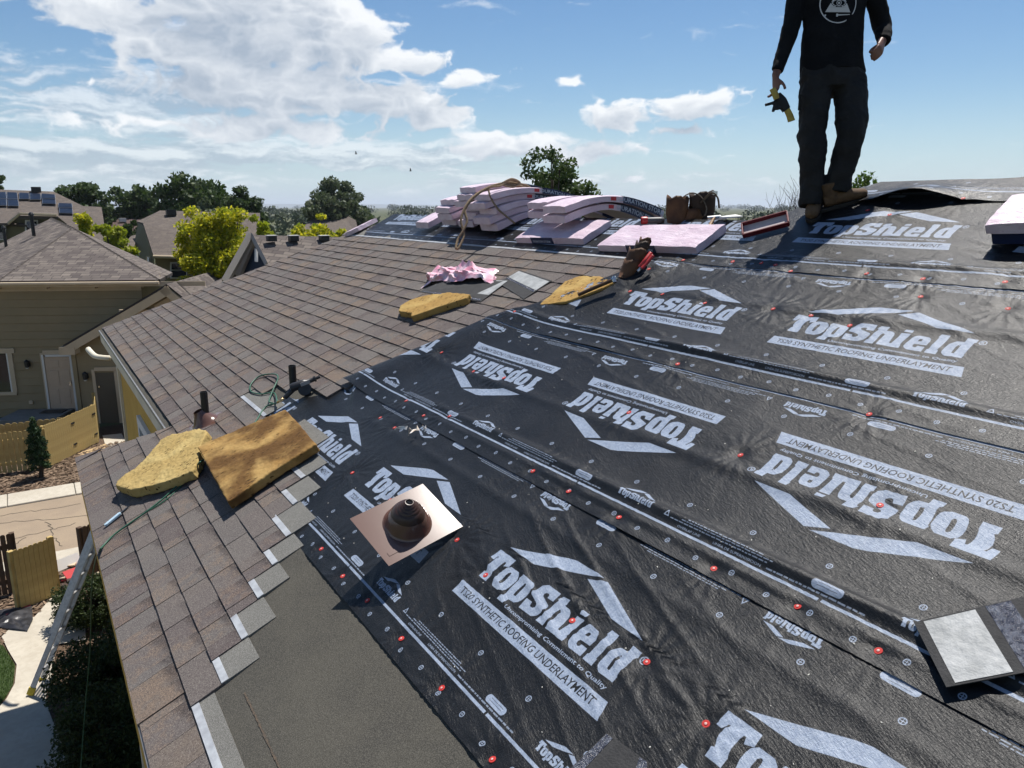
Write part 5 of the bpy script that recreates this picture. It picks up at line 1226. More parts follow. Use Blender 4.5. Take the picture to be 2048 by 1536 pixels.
# loose mulch chips
PATHG = [gpx(*p) for p in pathpx]; Q = []
for _ in range(5200):
    x, y = random.uniform(-2.6, 1.2), random.uniform(22.9, 26.5)
    if random.random() < .25: x, y = random.uniform(-2.4, -.2), random.uniform(14.6, 17.2)
    if y < 20 and in_poly(x, y, PATHG): continue
    l, w, a, z = random.uniform(.03, .09), random.uniform(.012, .028), random.uniform(0, 6.3), GROUND + random.uniform(.008, .035); c_, s_ = math.cos(a), math.sin(a); tz = random.uniform(-.02, .03)
    Q.append([(x - c_ * l + s_ * w, y - s_ * l - c_ * w, z), (x + c_ * l + s_ * w, y + s_ * l - c_ * w, z + tz), (x + c_ * l - s_ * w, y + s_ * l + c_ * w, z + tz + .01), (x - c_ * l - s_ * w, y - s_ * l + c_ * w, z + .01)])
tag(quads_obj('mulch_chips', np.array(Q), leaf_mat('chip_wood', (.06, .036, .022), (.24, .17, .115), 0, .9)), 'scattered brown wood mulch chips in the planting bed', 'mulch', kind='stuff')

# ------------------------------------------------------------------ fences
M_pick = mat('yellow_cedar_picket', (.46, .34, .135), .8, (.37, .26, .10), 5, 4, .3, 30, .2); M_pick_shade = mat('shade_dark_picket', (.10, .062, .038), .9, (.07, .045, .03), 5); M_iron = mat('black_iron', (.012, .012, .012), .5)  # dark picket copy has the fence's shade painted into its colour; scraps reuse it
_pk = {}
def picket_mesh(w, h, m):
    k = (round(w, 3), round(h, 2), m.name)
    if k not in _pk:
        c = w * .28; b = MB().prism([(-w / 2, 0), (w / 2, 0), (w / 2, h - c), (w / 2 - c, h), (-w / 2 + c, h), (-w / 2, h - c)], Matrix.Rotation(math.pi / 2, 4, 'X'), .018)
        me = bpy.data.meshes.new('picket'); me.from_pydata(b.v, [], b.f); me.materials.append(m); _pk[k] = me
    return _pk[k]
def fence(name, label, cat, a, b, h, w, gap, m, rails=True, posts=True, z=GROUND + .03):
    a, b = Vector((*a, z)), Vector((*b, z)); L = (b - a).length; d = (b - a) / L; yv = Vector((-d.y, d.x, 0))
    o = thing(name, label, cat, (a + b) / 2); n = max(1, int(round(L / (w + gap)))); st_ = L / n
    me = picket_mesh(st_ - gap, h, m); R = Matrix((d, yv, Vector((0, 0, 1)))).transposed().to_4x4()
    for i in range(n): inst('picket', me, Matrix.Translation(a + d * (st_ * (i + .5)) + Vector((0, 0, random.uniform(.0, .025)))) @ R, o)
    if rails:
        for zz in (.25, h - .25): MB().box(((a + b) / 2) + yv * .035 + Vector((0, 0, zz)), (L, .04, .09), R.to_3x3()).build('rail', m, o)
    if posts:
        for p in (a, b): MB().box(p + yv * .06 + Vector((0, 0, h / 2)), (.09, .09, h), R.to_3x3()).build('post', m, o)
    return o, a, b, d, yv
fence('garden_gate', 'sunlit yellow picket gate standing open by the ladder', 'gate', gpx(42, 1220, GROUND + .03), gpx(119, 1187, GROUND + .03), 1.16, .086, .004, M_pick)
fence('picket_fence', 'dark shaded picket fence behind the open gate', 'fence', (-3.6, 16.55), (-1.75, 16.62), 1.2, .085, .014, M_pick_shade)
fence('picket_fence', 'short shaded fence piece between the ladder and the house', 'fence', gpx(178, 1172), gpx(226, 1150), 1.2, .10, .006, M_pick_shade)
o, a, b, d, yv = fence('picket_fence', 'yellow picket fence with an iron hinged gate in front of the olive house', 'fence', gpx(99, 936), gpx(197, 886), 1.22, .092, .004, M_pick)
for u in (.52, .96):
    for zz in (.3, .95): MB().box(a + (b - a) * u + Vector((0, 0, zz)) - yv * .02, (.16, .02, .05), Matrix((d, yv, Vector((0, 0, 1)))).transposed()).build('hinge', M_iron, o)
fence('picket_fence', 'narrow end of the yellow fence turning back beside the house door', 'fence', gpx(197, 886), (.55, 28.6), 1.22, .092, .01, M_pick)
fence('picket_fence', 'gappy picket fence left of the dark conifer', 'fence', (-4.2, 25.1), (-1.05, 24.75), 1.15, .10, .022, M_pick)
fence('picket_fence', 'low tan fence rail running behind the conifer', 'fence', (-3.6, 26.2), (-.2, 26.0), 1.1, .16, .004, M_pick)

# ------------------------------------------------------------------ neighbouring houses
def tex_roof(name, c1, c2, c3, row=.145, along=(1, 0, 0), up=(0, 0, 1)):
    # far shingles: courses and tabs too small to build, as colour and fine relief
    m = bpy.data.materials.new(name); m.use_nodes = True; nt = m.node_tree; X.nt = nt; bs = nt.nodes['Principled BSDF']; bs.inputs['Roughness'].default_value = .95; bs.inputs['Specular IOR Level'].default_value = .15
    tc = nt.nodes.new('ShaderNodeTexCoord'); br = nt.nodes.new('ShaderNodeTexBrick'); nt.links.new(tc.outputs['UV'], br.inputs['Vector'])
    br.inputs['Scale'].default_value = 1; br.inputs['Brick Width'].default_value = .32; br.inputs['Row Height'].default_value = row; br.inputs['Mortar Size'].default_value = .010; br.offset = .37; br.squash = 1.4; br.squash_frequency = 3; br.inputs['Bias'].default_value = .0
    br.inputs['Color1'].default_value = (*c1, 1); br.inputs['Color2'].default_value = (*c2, 1); br.inputs['Mortar'].default_value = (*c3, 1)
    c = mixc(nz(tc.outputs['UV'], 1.2, 4).smooth(.3, .7) * .5, br.outputs[0], c2)
    nt.links.new(c, bs.inputs['Base Color']); b = nt.nodes.new('ShaderNodeBump'); b.inputs['Strength'].default_value = .6; b.inputs['Distance'].default_value = .012; b.invert = True
    nt.links.new(br.outputs['Fac'], b.inputs['Height']); nt.links.new(b.outputs[0], bs.inputs['Normal']); return m
M_rf1 = tex_roof('grey_brown_shingles', (.20, .172, .148), (.085, .072, .068), (.04, .034, .033), .21)
M_rf2 = tex_roof('warm_grey_shingles', (.15, .125, .105), (.105, .088, .078), (.07, .06, .054), .2)
M_rf3 = tex_roof('maroon_shingles', (.10, .068, .060), (.085, .058, .052), (.06, .042, .04), .2)
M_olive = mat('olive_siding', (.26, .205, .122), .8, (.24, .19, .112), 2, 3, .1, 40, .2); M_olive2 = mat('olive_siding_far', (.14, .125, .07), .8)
M_tan = mat('tan_trim', (.48, .38, .26), .7, (.44, .35, .24), 3); M_blue = mat('navy_siding', (.030, .045, .075), .7, (.026, .04, .068), 3); M_greyt = mat('grey_trim', (.27, .25, .23), .7)
M_doorp = mat('taupe_door', (.50, .37, .26), .6, (.47, .35, .245), 5); M_wht = mat('white_trim', (.62, .60, .56), .6)
def frame_yaw(al): 
    ex = RT * math.cos(al) + FWH * math.sin(al); ey = FWH * math.cos(al) - RT * math.sin(al); return ex, ey
class Wall:        # a vertical plane a given distance away
    def __init__(s, px, py, D, al): s.ex, s.ey = frame_yaw(al); s.p = at_depth(px, py, D)
    def P(s, px, py, off=0.0):         # off: metres towards the viewer
        return on_plane(px, py, s.p - s.ey * off, s.ey)
    def az(s, px, py): q = s.P(px, py) - s.p; return q.dot(s.ex), s.P(px, py).z
    def box(s, mb, x0, y0, x1, y1, d0, d1):     # pixel rectangle, from depth d0 to d1 (metres proud)
        a0, z0 = s.az(x0, y1); a1, z1 = s.az(x1, y0); b = s.p; mk = lambda a, z, d: Vector((b.x, b.y, 0)) + s.ex * a - s.ey * d + Vector((0, 0, z))
        # (keeps walls upright: a taken at mid height)
        am0, _ = s.az(x0, (y0 + y1) / 2); am1, _ = s.az(x1, (y0 + y1) / 2)
        return mb.hexa([mk(am0, z0, d1), mk(am1, z0, d1), mk(am1, z0, d0), mk(am0, z0, d0), mk(am0, z1, d1), mk(am1, z1, d1), mk(am1, z1, d0), mk(am0, z1, d0)])
    def L(s, a, z, d=0.0): return Vector((s.p.x, s.p.y, 0)) + s.ex * a - s.ey * d + Vector((0, 0, z))
def roof_poly(name, P, m, parent, th=.12, up=None):
    # roof slab through given points, mapped in metres: u along the eave (first edge), v up the slope
    P = [Vector(p) for p in P]; u = (P[1] - P[0]).normalized(); n = None
    for k in range(2, len(P)):
        n = u.cross(P[k] - P[0])
        if n.length > 1e-4: break
    n.normalize()
    if n.z < 0: n = -n
    v = n.cross(u); k = len(P); uv = [((p - P[0]).dot(u), (p - P[0]).dot(v)) for p in P]
    fs = [tuple(range(k)), tuple(range(k, 2 * k))[::-1]] + [(i, k + i, k + (i + 1) % k, (i + 1) % k) for i in range(k)]
    b = MB().add(P + [p - Vector((0, 0, th)) for p in P], fs, 0, [uv, uv[::-1]] + [[(0, 0)] * 4] * k)
    return b.build(name, m, parent, fixn=True)

# --- olive house with the two doors
h1 = thing('olive_house', 'olive house with two doors, its hipped grey roof and tan gutter facing us', 'house', at_height(100, 860, GROUND))
W1 = Wall(120, 780, 27.4, math.radians(5)); Ww = Wall(200, 780, 26.5, math.radians(5))
aL, aR = W1.az(-60, 700)[0], W1.az(296, 700)[0]; zE = W1.P(150, 562).z
wl = MB(); wl.hexa([W1.L(aL, GROUND), W1.L(aR, GROUND), W1.L(aR, GROUND, -2), W1.L(aL, GROUND, -2), W1.L(aL, zE), W1.L(aR, zE), W1.L(aR, zE, -2), W1.L(aL, zE, -2)])
w1 = wl.build('wall', M_olive, h1)
z = GROUND + .3; ws = (zE - .35 - z) / 15
for i in range(15):
    z0, z1 = z + ws * i, z + ws * (i + 1)
    MB().hexa([W1.L(aL, z0 + .008, .036), W1.L(aR, z0 + .008, .036), W1.L(aR, z0, .001), W1.L(aL, z0, .001), W1.L(aL, z1 - .002, .008), W1.L(aR, z1 - .002, .008), W1.L(aR, z1 - .002, .001), W1.L(aL, z1 - .002, .001)]).build('siding_board', M_olive, w1)
MB().hexa([W1.L(aL, zE - .34, .035), W1.L(aR, zE - .34, .035), W1.L(aR, zE - .34, 0), W1.L(aL, zE - .34, 0), W1.L(aL, zE - .06, .035), W1.L(aR, zE - .06, .035), W1.L(aR, zE - .06, 0), W1.L(aL, zE - .06, 0)]).build('frieze_board', M_tan, h1)
for px in (0, 97, 193, 284):
    a = W1.az(px, 570)[0]; MB().box(W1.L(a, zE - .16, .16), (.14, .3, .16), Matrix((W1.ex, -W1.ey, Vector((0, 0, 1)))).transposed()).build('bracket', M_tan, h1, bevel=.01)
# hipped roof
OH = .5; ea, eb = aL + .2, W1.az(323, 557)[0] + .1; zEave = W1.P(150, 561, OH).z
E0, E1 = W1.L(ea - .6, zEave, OH), W1.L(eb, zEave, OH)
apex = at_depth(146, 456, 30.6); peak = at_depth(103, 436, 34.5); lft = at_depth(-10, 492, 32.5); lft2 = at_depth(-80, 600, 27.5)
E0 = on_plane(-4, 555, E1, W1.ey)
E0.z = zEave
roof_poly('roof_face', [E0, E1, apex], M_rf1, h1); roof_poly('roof_face', [lft2, E0, apex, peak, lft], M_rf1, h1)
bk = at_depth(300, 500, 40); roof_poly('roof_face', [E1, at_depth(345, 545, 36), peak, apex], M_rf1, h1)
hc = MB(); 
def caps(p, q, n, w=.28):
    p, q = Vector(p), Vector(q); d = (q - p) / n; s_ = d.cross(Vector((0, 0, 1))).normalized() * w / 2
    for i in range(n):
        a = p + d * i; b = a + d * 1.12; MB().add([a - s_ - Vector((0, 0, .07)), a + Vector((0, 0, .035)), a + s_ - Vector((0, 0, .07)), b - s_ - Vector((0, 0, .09)), b + Vector((0, 0, .015)), b + s_ - Vector((0, 0, .09))], [(0, 3, 4, 1), (1, 4, 5, 2)], 0, [[(i * .3, 0)] * 4, [(i * .3, 0)] * 4]).build('hip_cap', M_rf2, h1)
caps(E0, apex, 22); caps(E1, apex, 26); caps(apex, peak, 10)
gdir = (E1 - E0).normalized()
MB().tube([E0 - gdir * 1.5 + Vector((0, 0, -.10)) - W1.ey * .06, E1 + Vector((0, 0, -.10)) - W1.ey * .06], .062, 8).build('gutter', M_tan, h1)
MB().box((E0 + E1) / 2 + Vector((0, 0, -.14)) + W1.ey * .03, ((E1 - E0).length + 3, .03, .16), Matrix((W1.ex, -W1.ey, Vector((0, 0, 1)))).transposed()).build('fascia', M_tan, h1)
for (px, py, top, r) in ((66, 457, 431, .07), (12, 490, 458, .06)):
    b = at_depth(px, py, 31.5); t_ = at_depth(px, top, 31.5); t_ = Vector((b.x, b.y, t_.z))
    MB().tube([b - Vector((0, 0, .3)), t_], r, 12).lathe([(r * 1.5, 0), (r * 1.5, .05), (r * .9, .12), (.01, .14)], Matrix.Translation(t_), 12).build('roof_vent', M_black, h1)
# wing with the gable
gz = GROUND
pk_ = Ww.P(333, 568, .35); el_ = Ww.P(126, 690, .35); er_ = Ww.P(400, 622, .35)
back_ = lambda p, k=1.4: p + Ww.ey * k
# the left slope of the gable roof, its right slope and the rakes
roof_poly('roof_face', [el_, back_(el_), back_(pk_), pk_], M_rf1, h1, .06); roof_poly('roof_face', [er_, pk_, back_(pk_, 6), back_(er_, 6)], M_rf1, h1, .06)
def beam(a, b, w, h, m, nm, parent, off=Vector((0, 0, 0))):
    a, b = Vector(a) + off, Vector(b) + off; d = (b - a).normalized(); y = Ww.ey; z_ = d.cross(y); z_ = z_ if z_.z > 0 else -z_
    mid = (a + b) / 2; MB().box(mid - z_ * (h / 2 + .07), ((b - a).length, w, h), Matrix((d, y, z_)).transposed()).build(nm, m, parent)
beam(el_, pk_, .06, .26, M_tan, 'rake_board', h1); beam(pk_, er_, .06, .26, M_tan, 'rake_board', h1)
MB().box(el_ + Vector((0, 0, -.2)) + Ww.ey * .3 + Ww.ex * .12, (.5, .7, .26), Matrix((Ww.ex, -Ww.ey, Vector((0, 0, 1)))).transposed()).build('eave_return', M_tan, h1)
a0 = Ww.az(157, 800)[0]; a1 = Ww.az(420, 800)[0]; wg = MB()
wz = el_.z - .1; pka = (pk_ - Ww.p).dot(Ww.ex)
wg.add([Ww.L(a0, GROUND), Ww.L(a1, GROUND), Ww.L(a1, er_.z - .2), Ww.L(pka, pk_.z - .3), Ww.L(a0, el_.z + .12), Ww.L(a0, GROUND, -1), Ww.L(a0, el_.z + .12, -1)], [(0, 1, 2, 3, 4), (0, 4, 6, 5)])
w2 = wg.build('wall', M_olive, h1)
nzb = 14; zt = Ww.P(200, 690).z
for i in range(nzb):
    z0, z1 = GROUND + .25 + i * (zt - GROUND - .25) / nzb, GROUND + .25 + (i + 1) * (zt - GROUND - .25) / nzb
    MB().hexa([Ww.L(a0 + .12, z0, .024), Ww.L(a1, z0, .024), Ww.L(a1, z0, .001), Ww.L(a0 + .12, z0, .001), Ww.L(a0 + .12, z1 - .002, .008), Ww.L(a1, z1 - .002, .008), Ww.L(a1, z1 - .002, .001), Ww.L(a0 + .12, z1 - .002, .001)]).build('siding_board', M_olive, w2)
g0 = Ww.az(262, 615)[0]; gzt, gzb = Ww.P(333, 590).z, Ww.P(300, 617).z
for i in range(8):        # board and batten panel in the gable
    x0 = g0 + i * .26; x1 = x0 + .25
    f = lambda a: pk_.z - .42 - abs(a - pka) * abs((pk_.z - el_.z) / (pka - (el_ - Ww.p).dot(Ww.ex)))
    if f(x0) < gzb or f(x1) < gzb: continue
    MB().hexa([Ww.L(x0, gzb, .05), Ww.L(x1, gzb, .05), Ww.L(x1, gzb, .0), Ww.L(x0, gzb, .0), Ww.L(x0, f(x0), .05), Ww.L(x1, f(x1), .05), Ww.L(x1, f(x1), .0), Ww.L(x0, f(x0), .0)]).build('gable_board', M_tan, h1)
mbt = MB(); Ww.box(mbt, 240, 617, 420, 628, 0, .09); mbt.build('gable_ledge', M_tan, h1)
mbt = MB(); Ww.box(mbt, 153, 695, 161, 870, -.02, .06); mbt.build('corner_board', M_olive, h1)
# doors, lamps, window
def door(Wl, x0, y0, x1, y1, m, trimx, panels):
    d_ = MB(); Wl.box(d_, x0, y0, x1, y1, 0, .05); do = d_.build('door', m, h1)
    for (a, b, c, d) in ((x0 - trimx, y0 - trimx * 1.1, x0, y1), (x1, y0 - trimx * 1.1, x1 + trimx, y1), (x0 - trimx * 1.35, y0 - trimx * 2.0, x1 + trimx * 1.35, y0 - trimx * .6)):
        t_ = MB(); Wl.box(t_, a, b, c, d, 0, .075); t_.build('door_trim', M_tan, do)
    for (a, b, c, d) in panels:
        t_ = MB(); Wl.box(t_, a, b, c, d, .045, .062); t_.build('door_panel', m, do, bevel=.012)
    return do
d1 = door(W1, 96, 713, 147, 822, M_doorp, 7, [(102, 720, 119, 735), (124, 719, 141, 734), (103, 740, 120, 770), (125, 739, 142, 769), (105, 777, 121, 808), (127, 776, 143, 807)])
for (a, b, c, d) in ((92, 709, 96, 822), (147, 709, 151, 822), (92, 708, 151, 713)):
    t_ = MB(); W1.box(t_, a, b, c, d, 0, .085); t_.build('storm_frame', M_wht, d1)
t_ = MB(); W1.box(t_, 141, 762, 145, 770, .05, .10); t_.build('door_handle', M_steel, d1)
d2_ = door(Ww, 198, 745, 236, 865, mat('brown_door', (.085, .068, .045), .6), 6, [])
t_ = MB(); Ww.box(t_, 199, 770, 202, 774, .05, .10); t_.build('door_handle', M_steel, d2_)
def lamp(Wl, px, py):
    p = Wl.P(px, py, .0); R = Matrix((Wl.ex, -Wl.ey, Vector((0, 0, 1)))).transposed(); o = thing('wall_lamp', 'black wall lantern left of the taupe door' if px < 100 else 'black wall lantern between the two doors', 'lamp', p, 'wall lanterns')
    MB().box(p - Wl.ey * .03 + Vector((0, 0, .02)), (.11, .05, .2), R).build('back_plate', M_iron, o)
    MB().lathe([(.02, .16), (.09, .09), (.085, .08), (.07, -.10), (.05, -.12), (.01, -.13)], Matrix.Translation(p - Wl.ey * .14 + Vector((0, 0, .02))), 8).build('lantern', M_iron, o)
    MB().lathe([(.045, -.14), (.05, -.11), (.052, -.02)], Matrix.Translation(p - Wl.ey * .14 + Vector((0, 0, .0))), 8).build('glass', mat('frosted_glass', (.5, .48, .42), .4), o)
lamp(W1, 58, 728); lamp(Ww, 174, 752)
t_ = MB(); W1.box(t_, 60, 800, 67, 807, 0, .08); t_.build('outlet_box', M_tan, h1)
wn = MB(); W1.box(wn, -60, 696, 30, 707, 0, .08); W1.box(wn, -60, 783, 36, 791, 0, .09); W1.box(wn, 22, 705, 31, 785, 0, .07); wo1 = wn.build('window', M_tan, h1)
t_ = MB(); W1.box(t_, -60, 706, 23, 784, 0, .045); t_.build('pane', M_glass, wo1)
t_ = MB(); W1.box(t_, 19, 706, 22, 784, .0, .065); t_.build('sash', M_wht, wo1)
# stoop and path slab by the doors
st0 = MB().hexa([W1.L(W1.az(40, 830)[0], GROUND - .1, 1.5), W1.L(W1.az(152, 830)[0], GROUND - .1, 1.5), W1.L(W1.az(152, 830)[0], GROUND - .1, .03), W1.L(W1.az(40, 830)[0], GROUND - .1, .03), W1.L(W1.az(40, 830)[0], GROUND + .28, 1.5), W1.L(W1.az(152, 830)[0], GROUND + .28, 1.5), W1.L(W1.az(152, 830)[0], GROUND + .28, .03), W1.L(W1.az(40, 830)[0], GROUND + .28, .03)])
st0.build('stoop', mat('grey_concrete', (.2, .19, .17), .9, (.17, .16, .14), 3), h1, bevel=.02)
mt0 = W1.L(W1.az(122, 828)[0], GROUND + .29, .5); MB().box(mt0, (.75, .45, .02), Matrix((W1.ex, -W1.ey, Vector((0, 0, 1)))).transposed()).build('door_mat', M_black, None); tag([o for o in COL.objects if o.name.startswith('door_mat')][-1], 'dark door mat on the stoop before the taupe door', 'door mat')
gc = at_depth(8, 872, 25.6); gb = MB()
gb.lathe([(.55, -.35), (.52, .0), (.40, .22), (.22, .30), (.01, .32)], Matrix.Translation(gc) @ Matrix.Diagonal((1.1, .7, 1, 1)), 14); tag(gb.build('covered_grill', mat('black_cover', (.012, .012, .013), .3, None, bump=.6, bscale=7, bdist=.05), smooth=True), 'covered grill under a shiny black cover at the left edge', 'grill')
pz = GROUND + .012; pw_ = [at_height(*p, pz) for p in ((155, 908), (212, 888), (219, 905), (176, 914))]
o = MB().hexa([*pw_, *[p + Vector((0, 0, .02)) for p in pw_]]).build('plywood_sheet', mat('plywood', (.44, .31, .16), .7, (.36, .25, .13), 4), fixn=True); tag(o, 'tan plywood sheet lying on the ground by the yellow gate', 'plywood')

# --- far houses
def far_house(name, label, D, al, px, py): return thing(name, label, 'house', at_height(px, py, GROUND) if py > 440 else Vector((at_depth(px, py, D).x, at_depth(px, py, D).y, GROUND)))
def q3(pts): return [at_depth(*p) for p in pts]
def wallpoly(name, pts, m, parent, th=.1):
    P = q3(pts); return MB().add(P + [p + FWH * th for p in P], [tuple(range(len(P))), tuple(range(len(P), 2 * len(P)))[::-1]]).build(name, m, parent)
hs = far_house('solar_house', 'olive house far left with dark solar panels on its roof', 48, 0, 60, 430)
A_, B_ = at_depth(-60, 377, 55), at_depth(107, 383, 55); C_ = at_depth(-60, 445, 49)
un = (B_ - A_).cross(C_ - A_).normalized(); op = lambda x, y, off=0.0: on_plane(x, y, A_ + (un if un.z > 0 else -un) * off, un)
roof_poly('roof_face', [op(-60, 445), op(118, 452), op(135, 480), op(214, 482), op(203, 414), op(166, 412), op(107, 383), op(-60, 377)], M_rf2, hs, .15)
wallpoly('wall', [(-60, 440, 49.2), (-60, 520, 49.2), (150, 520, 49.2), (150, 462, 49.2), (112, 432, 49.2), (36, 430, 49.2), (20, 446, 49.2)], M_olive2, hs)
roof_poly('roof_face', [at_depth(16, 446, 47.8), at_depth(-60, 447, 47.8), at_depth(-60, 425, 49.5), at_depth(38, 424, 49.5)], M_rf2, hs, .12); roof_poly('roof_face', [at_depth(36, 431, 47.9), at_depth(116, 433, 47.9), at_depth(114, 424, 49.5), at_depth(40, 424, 49.5)], M_rf2, hs, .18)
MB().tube([at_depth(16, 447, 47.7), at_depth(40, 427, 47.7), at_depth(114, 430, 47.7)], .09, 6).build('fascia', M_tan, hs)
for (x0, y0, x1, y1) in ((50, 440, 76, 462), (-10, 448, 12, 480)):
    P = q3(((x0, y0, 49.0), (x0, y1, 49.0), (x1, y1, 49.0), (x1, y0, 49.0))); f = MB().add(P, [(0, 1, 2, 3)]).build('window', M_wht, hs)
    P = q3(((x0 + 3, y0 + 3, 48.95), (x0 + 3, y1 - 2, 48.95), (x1 - 3, y1 - 2, 48.95), (x1 - 3, y0 + 3, 48.95))); MB().add(P, [(0, 1, 2, 3)]).build('pane', M_glass, f)
M_solar = mat('solar_glass', (.006, .007, .014), .3, None, spec=.3); M_alu = mat('aluminium_frame', (.5, .5, .5), .35, metal=.8)
SPN = [((-26, 384), (12, 384), (14, 397), (-24, 397)), ((14, 384), (34, 385), (36, 398), (15, 398)), ((-26, 398), (13, 398), (14, 411), (-24, 411)), ((15, 399), (36, 399), (38, 412), (16, 412)), ((38, 385), (58, 386), (59, 398), (39, 398)), ((60, 386), (81, 387), (82, 399), (60, 399)), ((83, 387), (110, 389), (111, 397), (83, 397)), ((84, 398), (111, 399), (112, 408), (85, 407)), ((117, 406), (144, 407), (145, 415), (117, 415)), ((118, 416), (145, 417), (146, 427), (119, 426))]
for i, c4 in enumerate(SPN):
    P = [op(*p, .14) for p in c4]; Q_ = [op(*p, .08) for p in c4]
    s_ = MB().hexa([Q_[3], Q_[2], Q_[1], Q_[0], P[3], P[2], P[1], P[0]]).build('solar_panel', M_alu, hs, fixn=True)
    cc = sum(P, Vector()) / 4; P2 = [cc + (p - cc) * .95 + (un if un.z > 0 else -un) * .012 for p in P]; MB().add(P2, [(3, 2, 1, 0)]).build('cells', M_solar, s_)
MB().box(at_depth(72, 379, 54.8), (.6, .6, .35)).build('roof_vent', M_black, hs)
# grey gabled house in the middle distance
hm_ = far_house('grey_gabled_house', 'grey roofed olive house with a clipped gable behind the big yellow tree', 42, 0, 330, 560)
roof_poly('roof_face', q3([(307, 511, 39), (520, 515, 39), (520, 426, 45), (320, 421, 45), (286, 446, 42.6)]), M_rf2, hm_, .15); roof_poly('roof_face', q3([(274, 443, 44), (286, 446, 42.6), (320, 421, 45)]), M_rf2, hm_, .15)
wallpoly('wall', [(266, 500, 43.2), (276, 446, 43.6), (287, 449, 42.7), (308, 515, 40.2), (310, 580, 40.2), (266, 580, 43.2)], M_olive2, hm_, .05); wallpoly('wall', [(310, 512, 39.6), (520, 516, 39.6), (520, 600, 39.6), (312, 600, 39.6)], M_olive, hm_)
MB().tube(q3([(307, 513, 38.8), (520, 518, 38.8)]), .09, 6).build('gutter', M_tan, hm_)
P = q3([(340, 524, 39.4), (340, 557, 39.4), (374, 558, 39.4), (374, 524, 39.4)]); f = MB().add(P, [(0, 1, 2, 3)]).build('window', M_wht, hm_)
for y0, y1 in ((527, 539), (541, 555)): MB().add(q3([(343, y0, 39.3), (343, y1, 39.3), (372, y1, 39.3), (372, y0, 39.3)]), [(0, 1, 2, 3)]).build('pane', M_glass, f)
for (x, y) in ((276, 512), (296, 521)):
    f = MB().add(q3([(x - 4, y - 9, 41.0), (x - 4, y + 9, 41.0), (x + 4, y + 10, 40.8), (x + 4, y - 8, 40.8)]), [(0, 1, 2, 3)]).build('window', M_tan, hm_); MB().add(q3([(x - 2, y - 7, 40.9), (x - 2, y + 6, 40.9), (x + 2, y + 7, 40.7), (x + 2, y - 6, 40.7)]), [(0, 1, 2, 3)]).build('pane', M_glass, f)
roof_poly('roof_face', q3([(244, 492, 42), (268, 494, 42), (276, 468, 45), (262, 472, 45)]), M_rf2, hm_, .1)
MB().box(at_depth(342, 425, 44.2), (.5, .5, .3)).build('roof_vent', M_black, hm_)
hb_ = far_house('maroon_roofed_house', 'low house with a plain maroon roof between the trees', 72, 0, 240, 437)
roof_poly('roof_face', q3([(190, 485, 66), (300, 490, 66), (300, 438, 76), (200, 435, 76)]), M_rf3, hb_, .15); wallpoly('wall', [(190, 484, 66.5), (300, 489, 66.5), (300, 540, 66.5), (190, 540, 66.5)], M_olive2, hb_)
MB().box(at_depth(245, 440, 74), (.6, .6, .35)).build('roof_vent', M_wht, hb_)
# navy gable with a row of roof vents
hn = far_house('navy_house', 'navy sided house with a steep gable and three roof vents', 24, 0, 520, 600)
pkn = (502, 470, 23.4); roof_poly('roof_face', q3([(534, 531, 22.0), (700, 540, 22.0), (760, 476, 24.5), (502, 470, 23.6)]), M_rf1, hn, .1); roof_poly('roof_face', q3([(446, 566, 22.4), (502, 470, 23.6), (560, 472, 27), (500, 560, 27)]), M_rf1, hn, .08)
wallpoly('wall', [(502, 482, 23.7), (472, 560, 23.6), (472, 640, 23.6), (534, 640, 22.6), (531, 528, 22.7)], M_blue, hn, .05)
def stick(pts, w, m, nm, parent): MB().tube(q3(pts), [(w, w * .45)] * len(pts), 4, flat=(0, 0, 1)).build(nm, m, parent)
stick([(502, 471, 23.2), (449, 566, 22.2)], .17, M_greyt, 'rake_board', hn); stick([(503, 472, 23.2), (534, 531, 21.9)], .12, M_greyt, 'rake_board', hn)
stick([(505, 484, 23.3), (476, 552, 23.1)], .13, M_greyt, 'soffit_trim', hn)
MB().add(q3([(509, 496, 22.9), (509, 523, 22.7), (516, 524, 22.6), (516, 500, 22.8)]), [(0, 1, 2, 3)]).build('gable_vent', M_wht, hn)
for px in (543, 587, 648):
    p = at_depth(px, 477, 23.2 + (px - 543) * .006); MB().box(p, (.26, .26, .16)).build('roof_vent', M_black, hn); MB().box(p + Vector((0, 0, .09)), (.3, .3, .02)).build('vent_lid', M_wht, hn)
roof_poly('roof_face', q3([(418, 575, 23), (470, 560, 24), (456, 552, 26), (424, 565, 26)]), M_rf1, hn, .08)
hg = far_house('far_grey_house', 'far grey house with a hipped roof behind the small yellow tree', 85, 0, 650, 440)
roof_poly('roof_face', q3([(590, 480, 78), (720, 480, 78), (712, 441, 84), (684, 425, 88), (640, 424, 88), (604, 456, 82)]), M_rf2, hg, .2); roof_poly('roof_face', q3([(600, 460, 84), (660, 462, 84), (645, 431, 92), (628, 430, 92)]), M_rf2, hg, .2)
wallpoly('wall', [(590, 478, 79), (720, 478, 79), (720, 520, 79), (590, 520, 79)], M_olive2, hg); MB().tube([at_depth(608, 452, 82), at_depth(608, 445, 82)], .12, 8).build('roof_vent', M_black, hg)

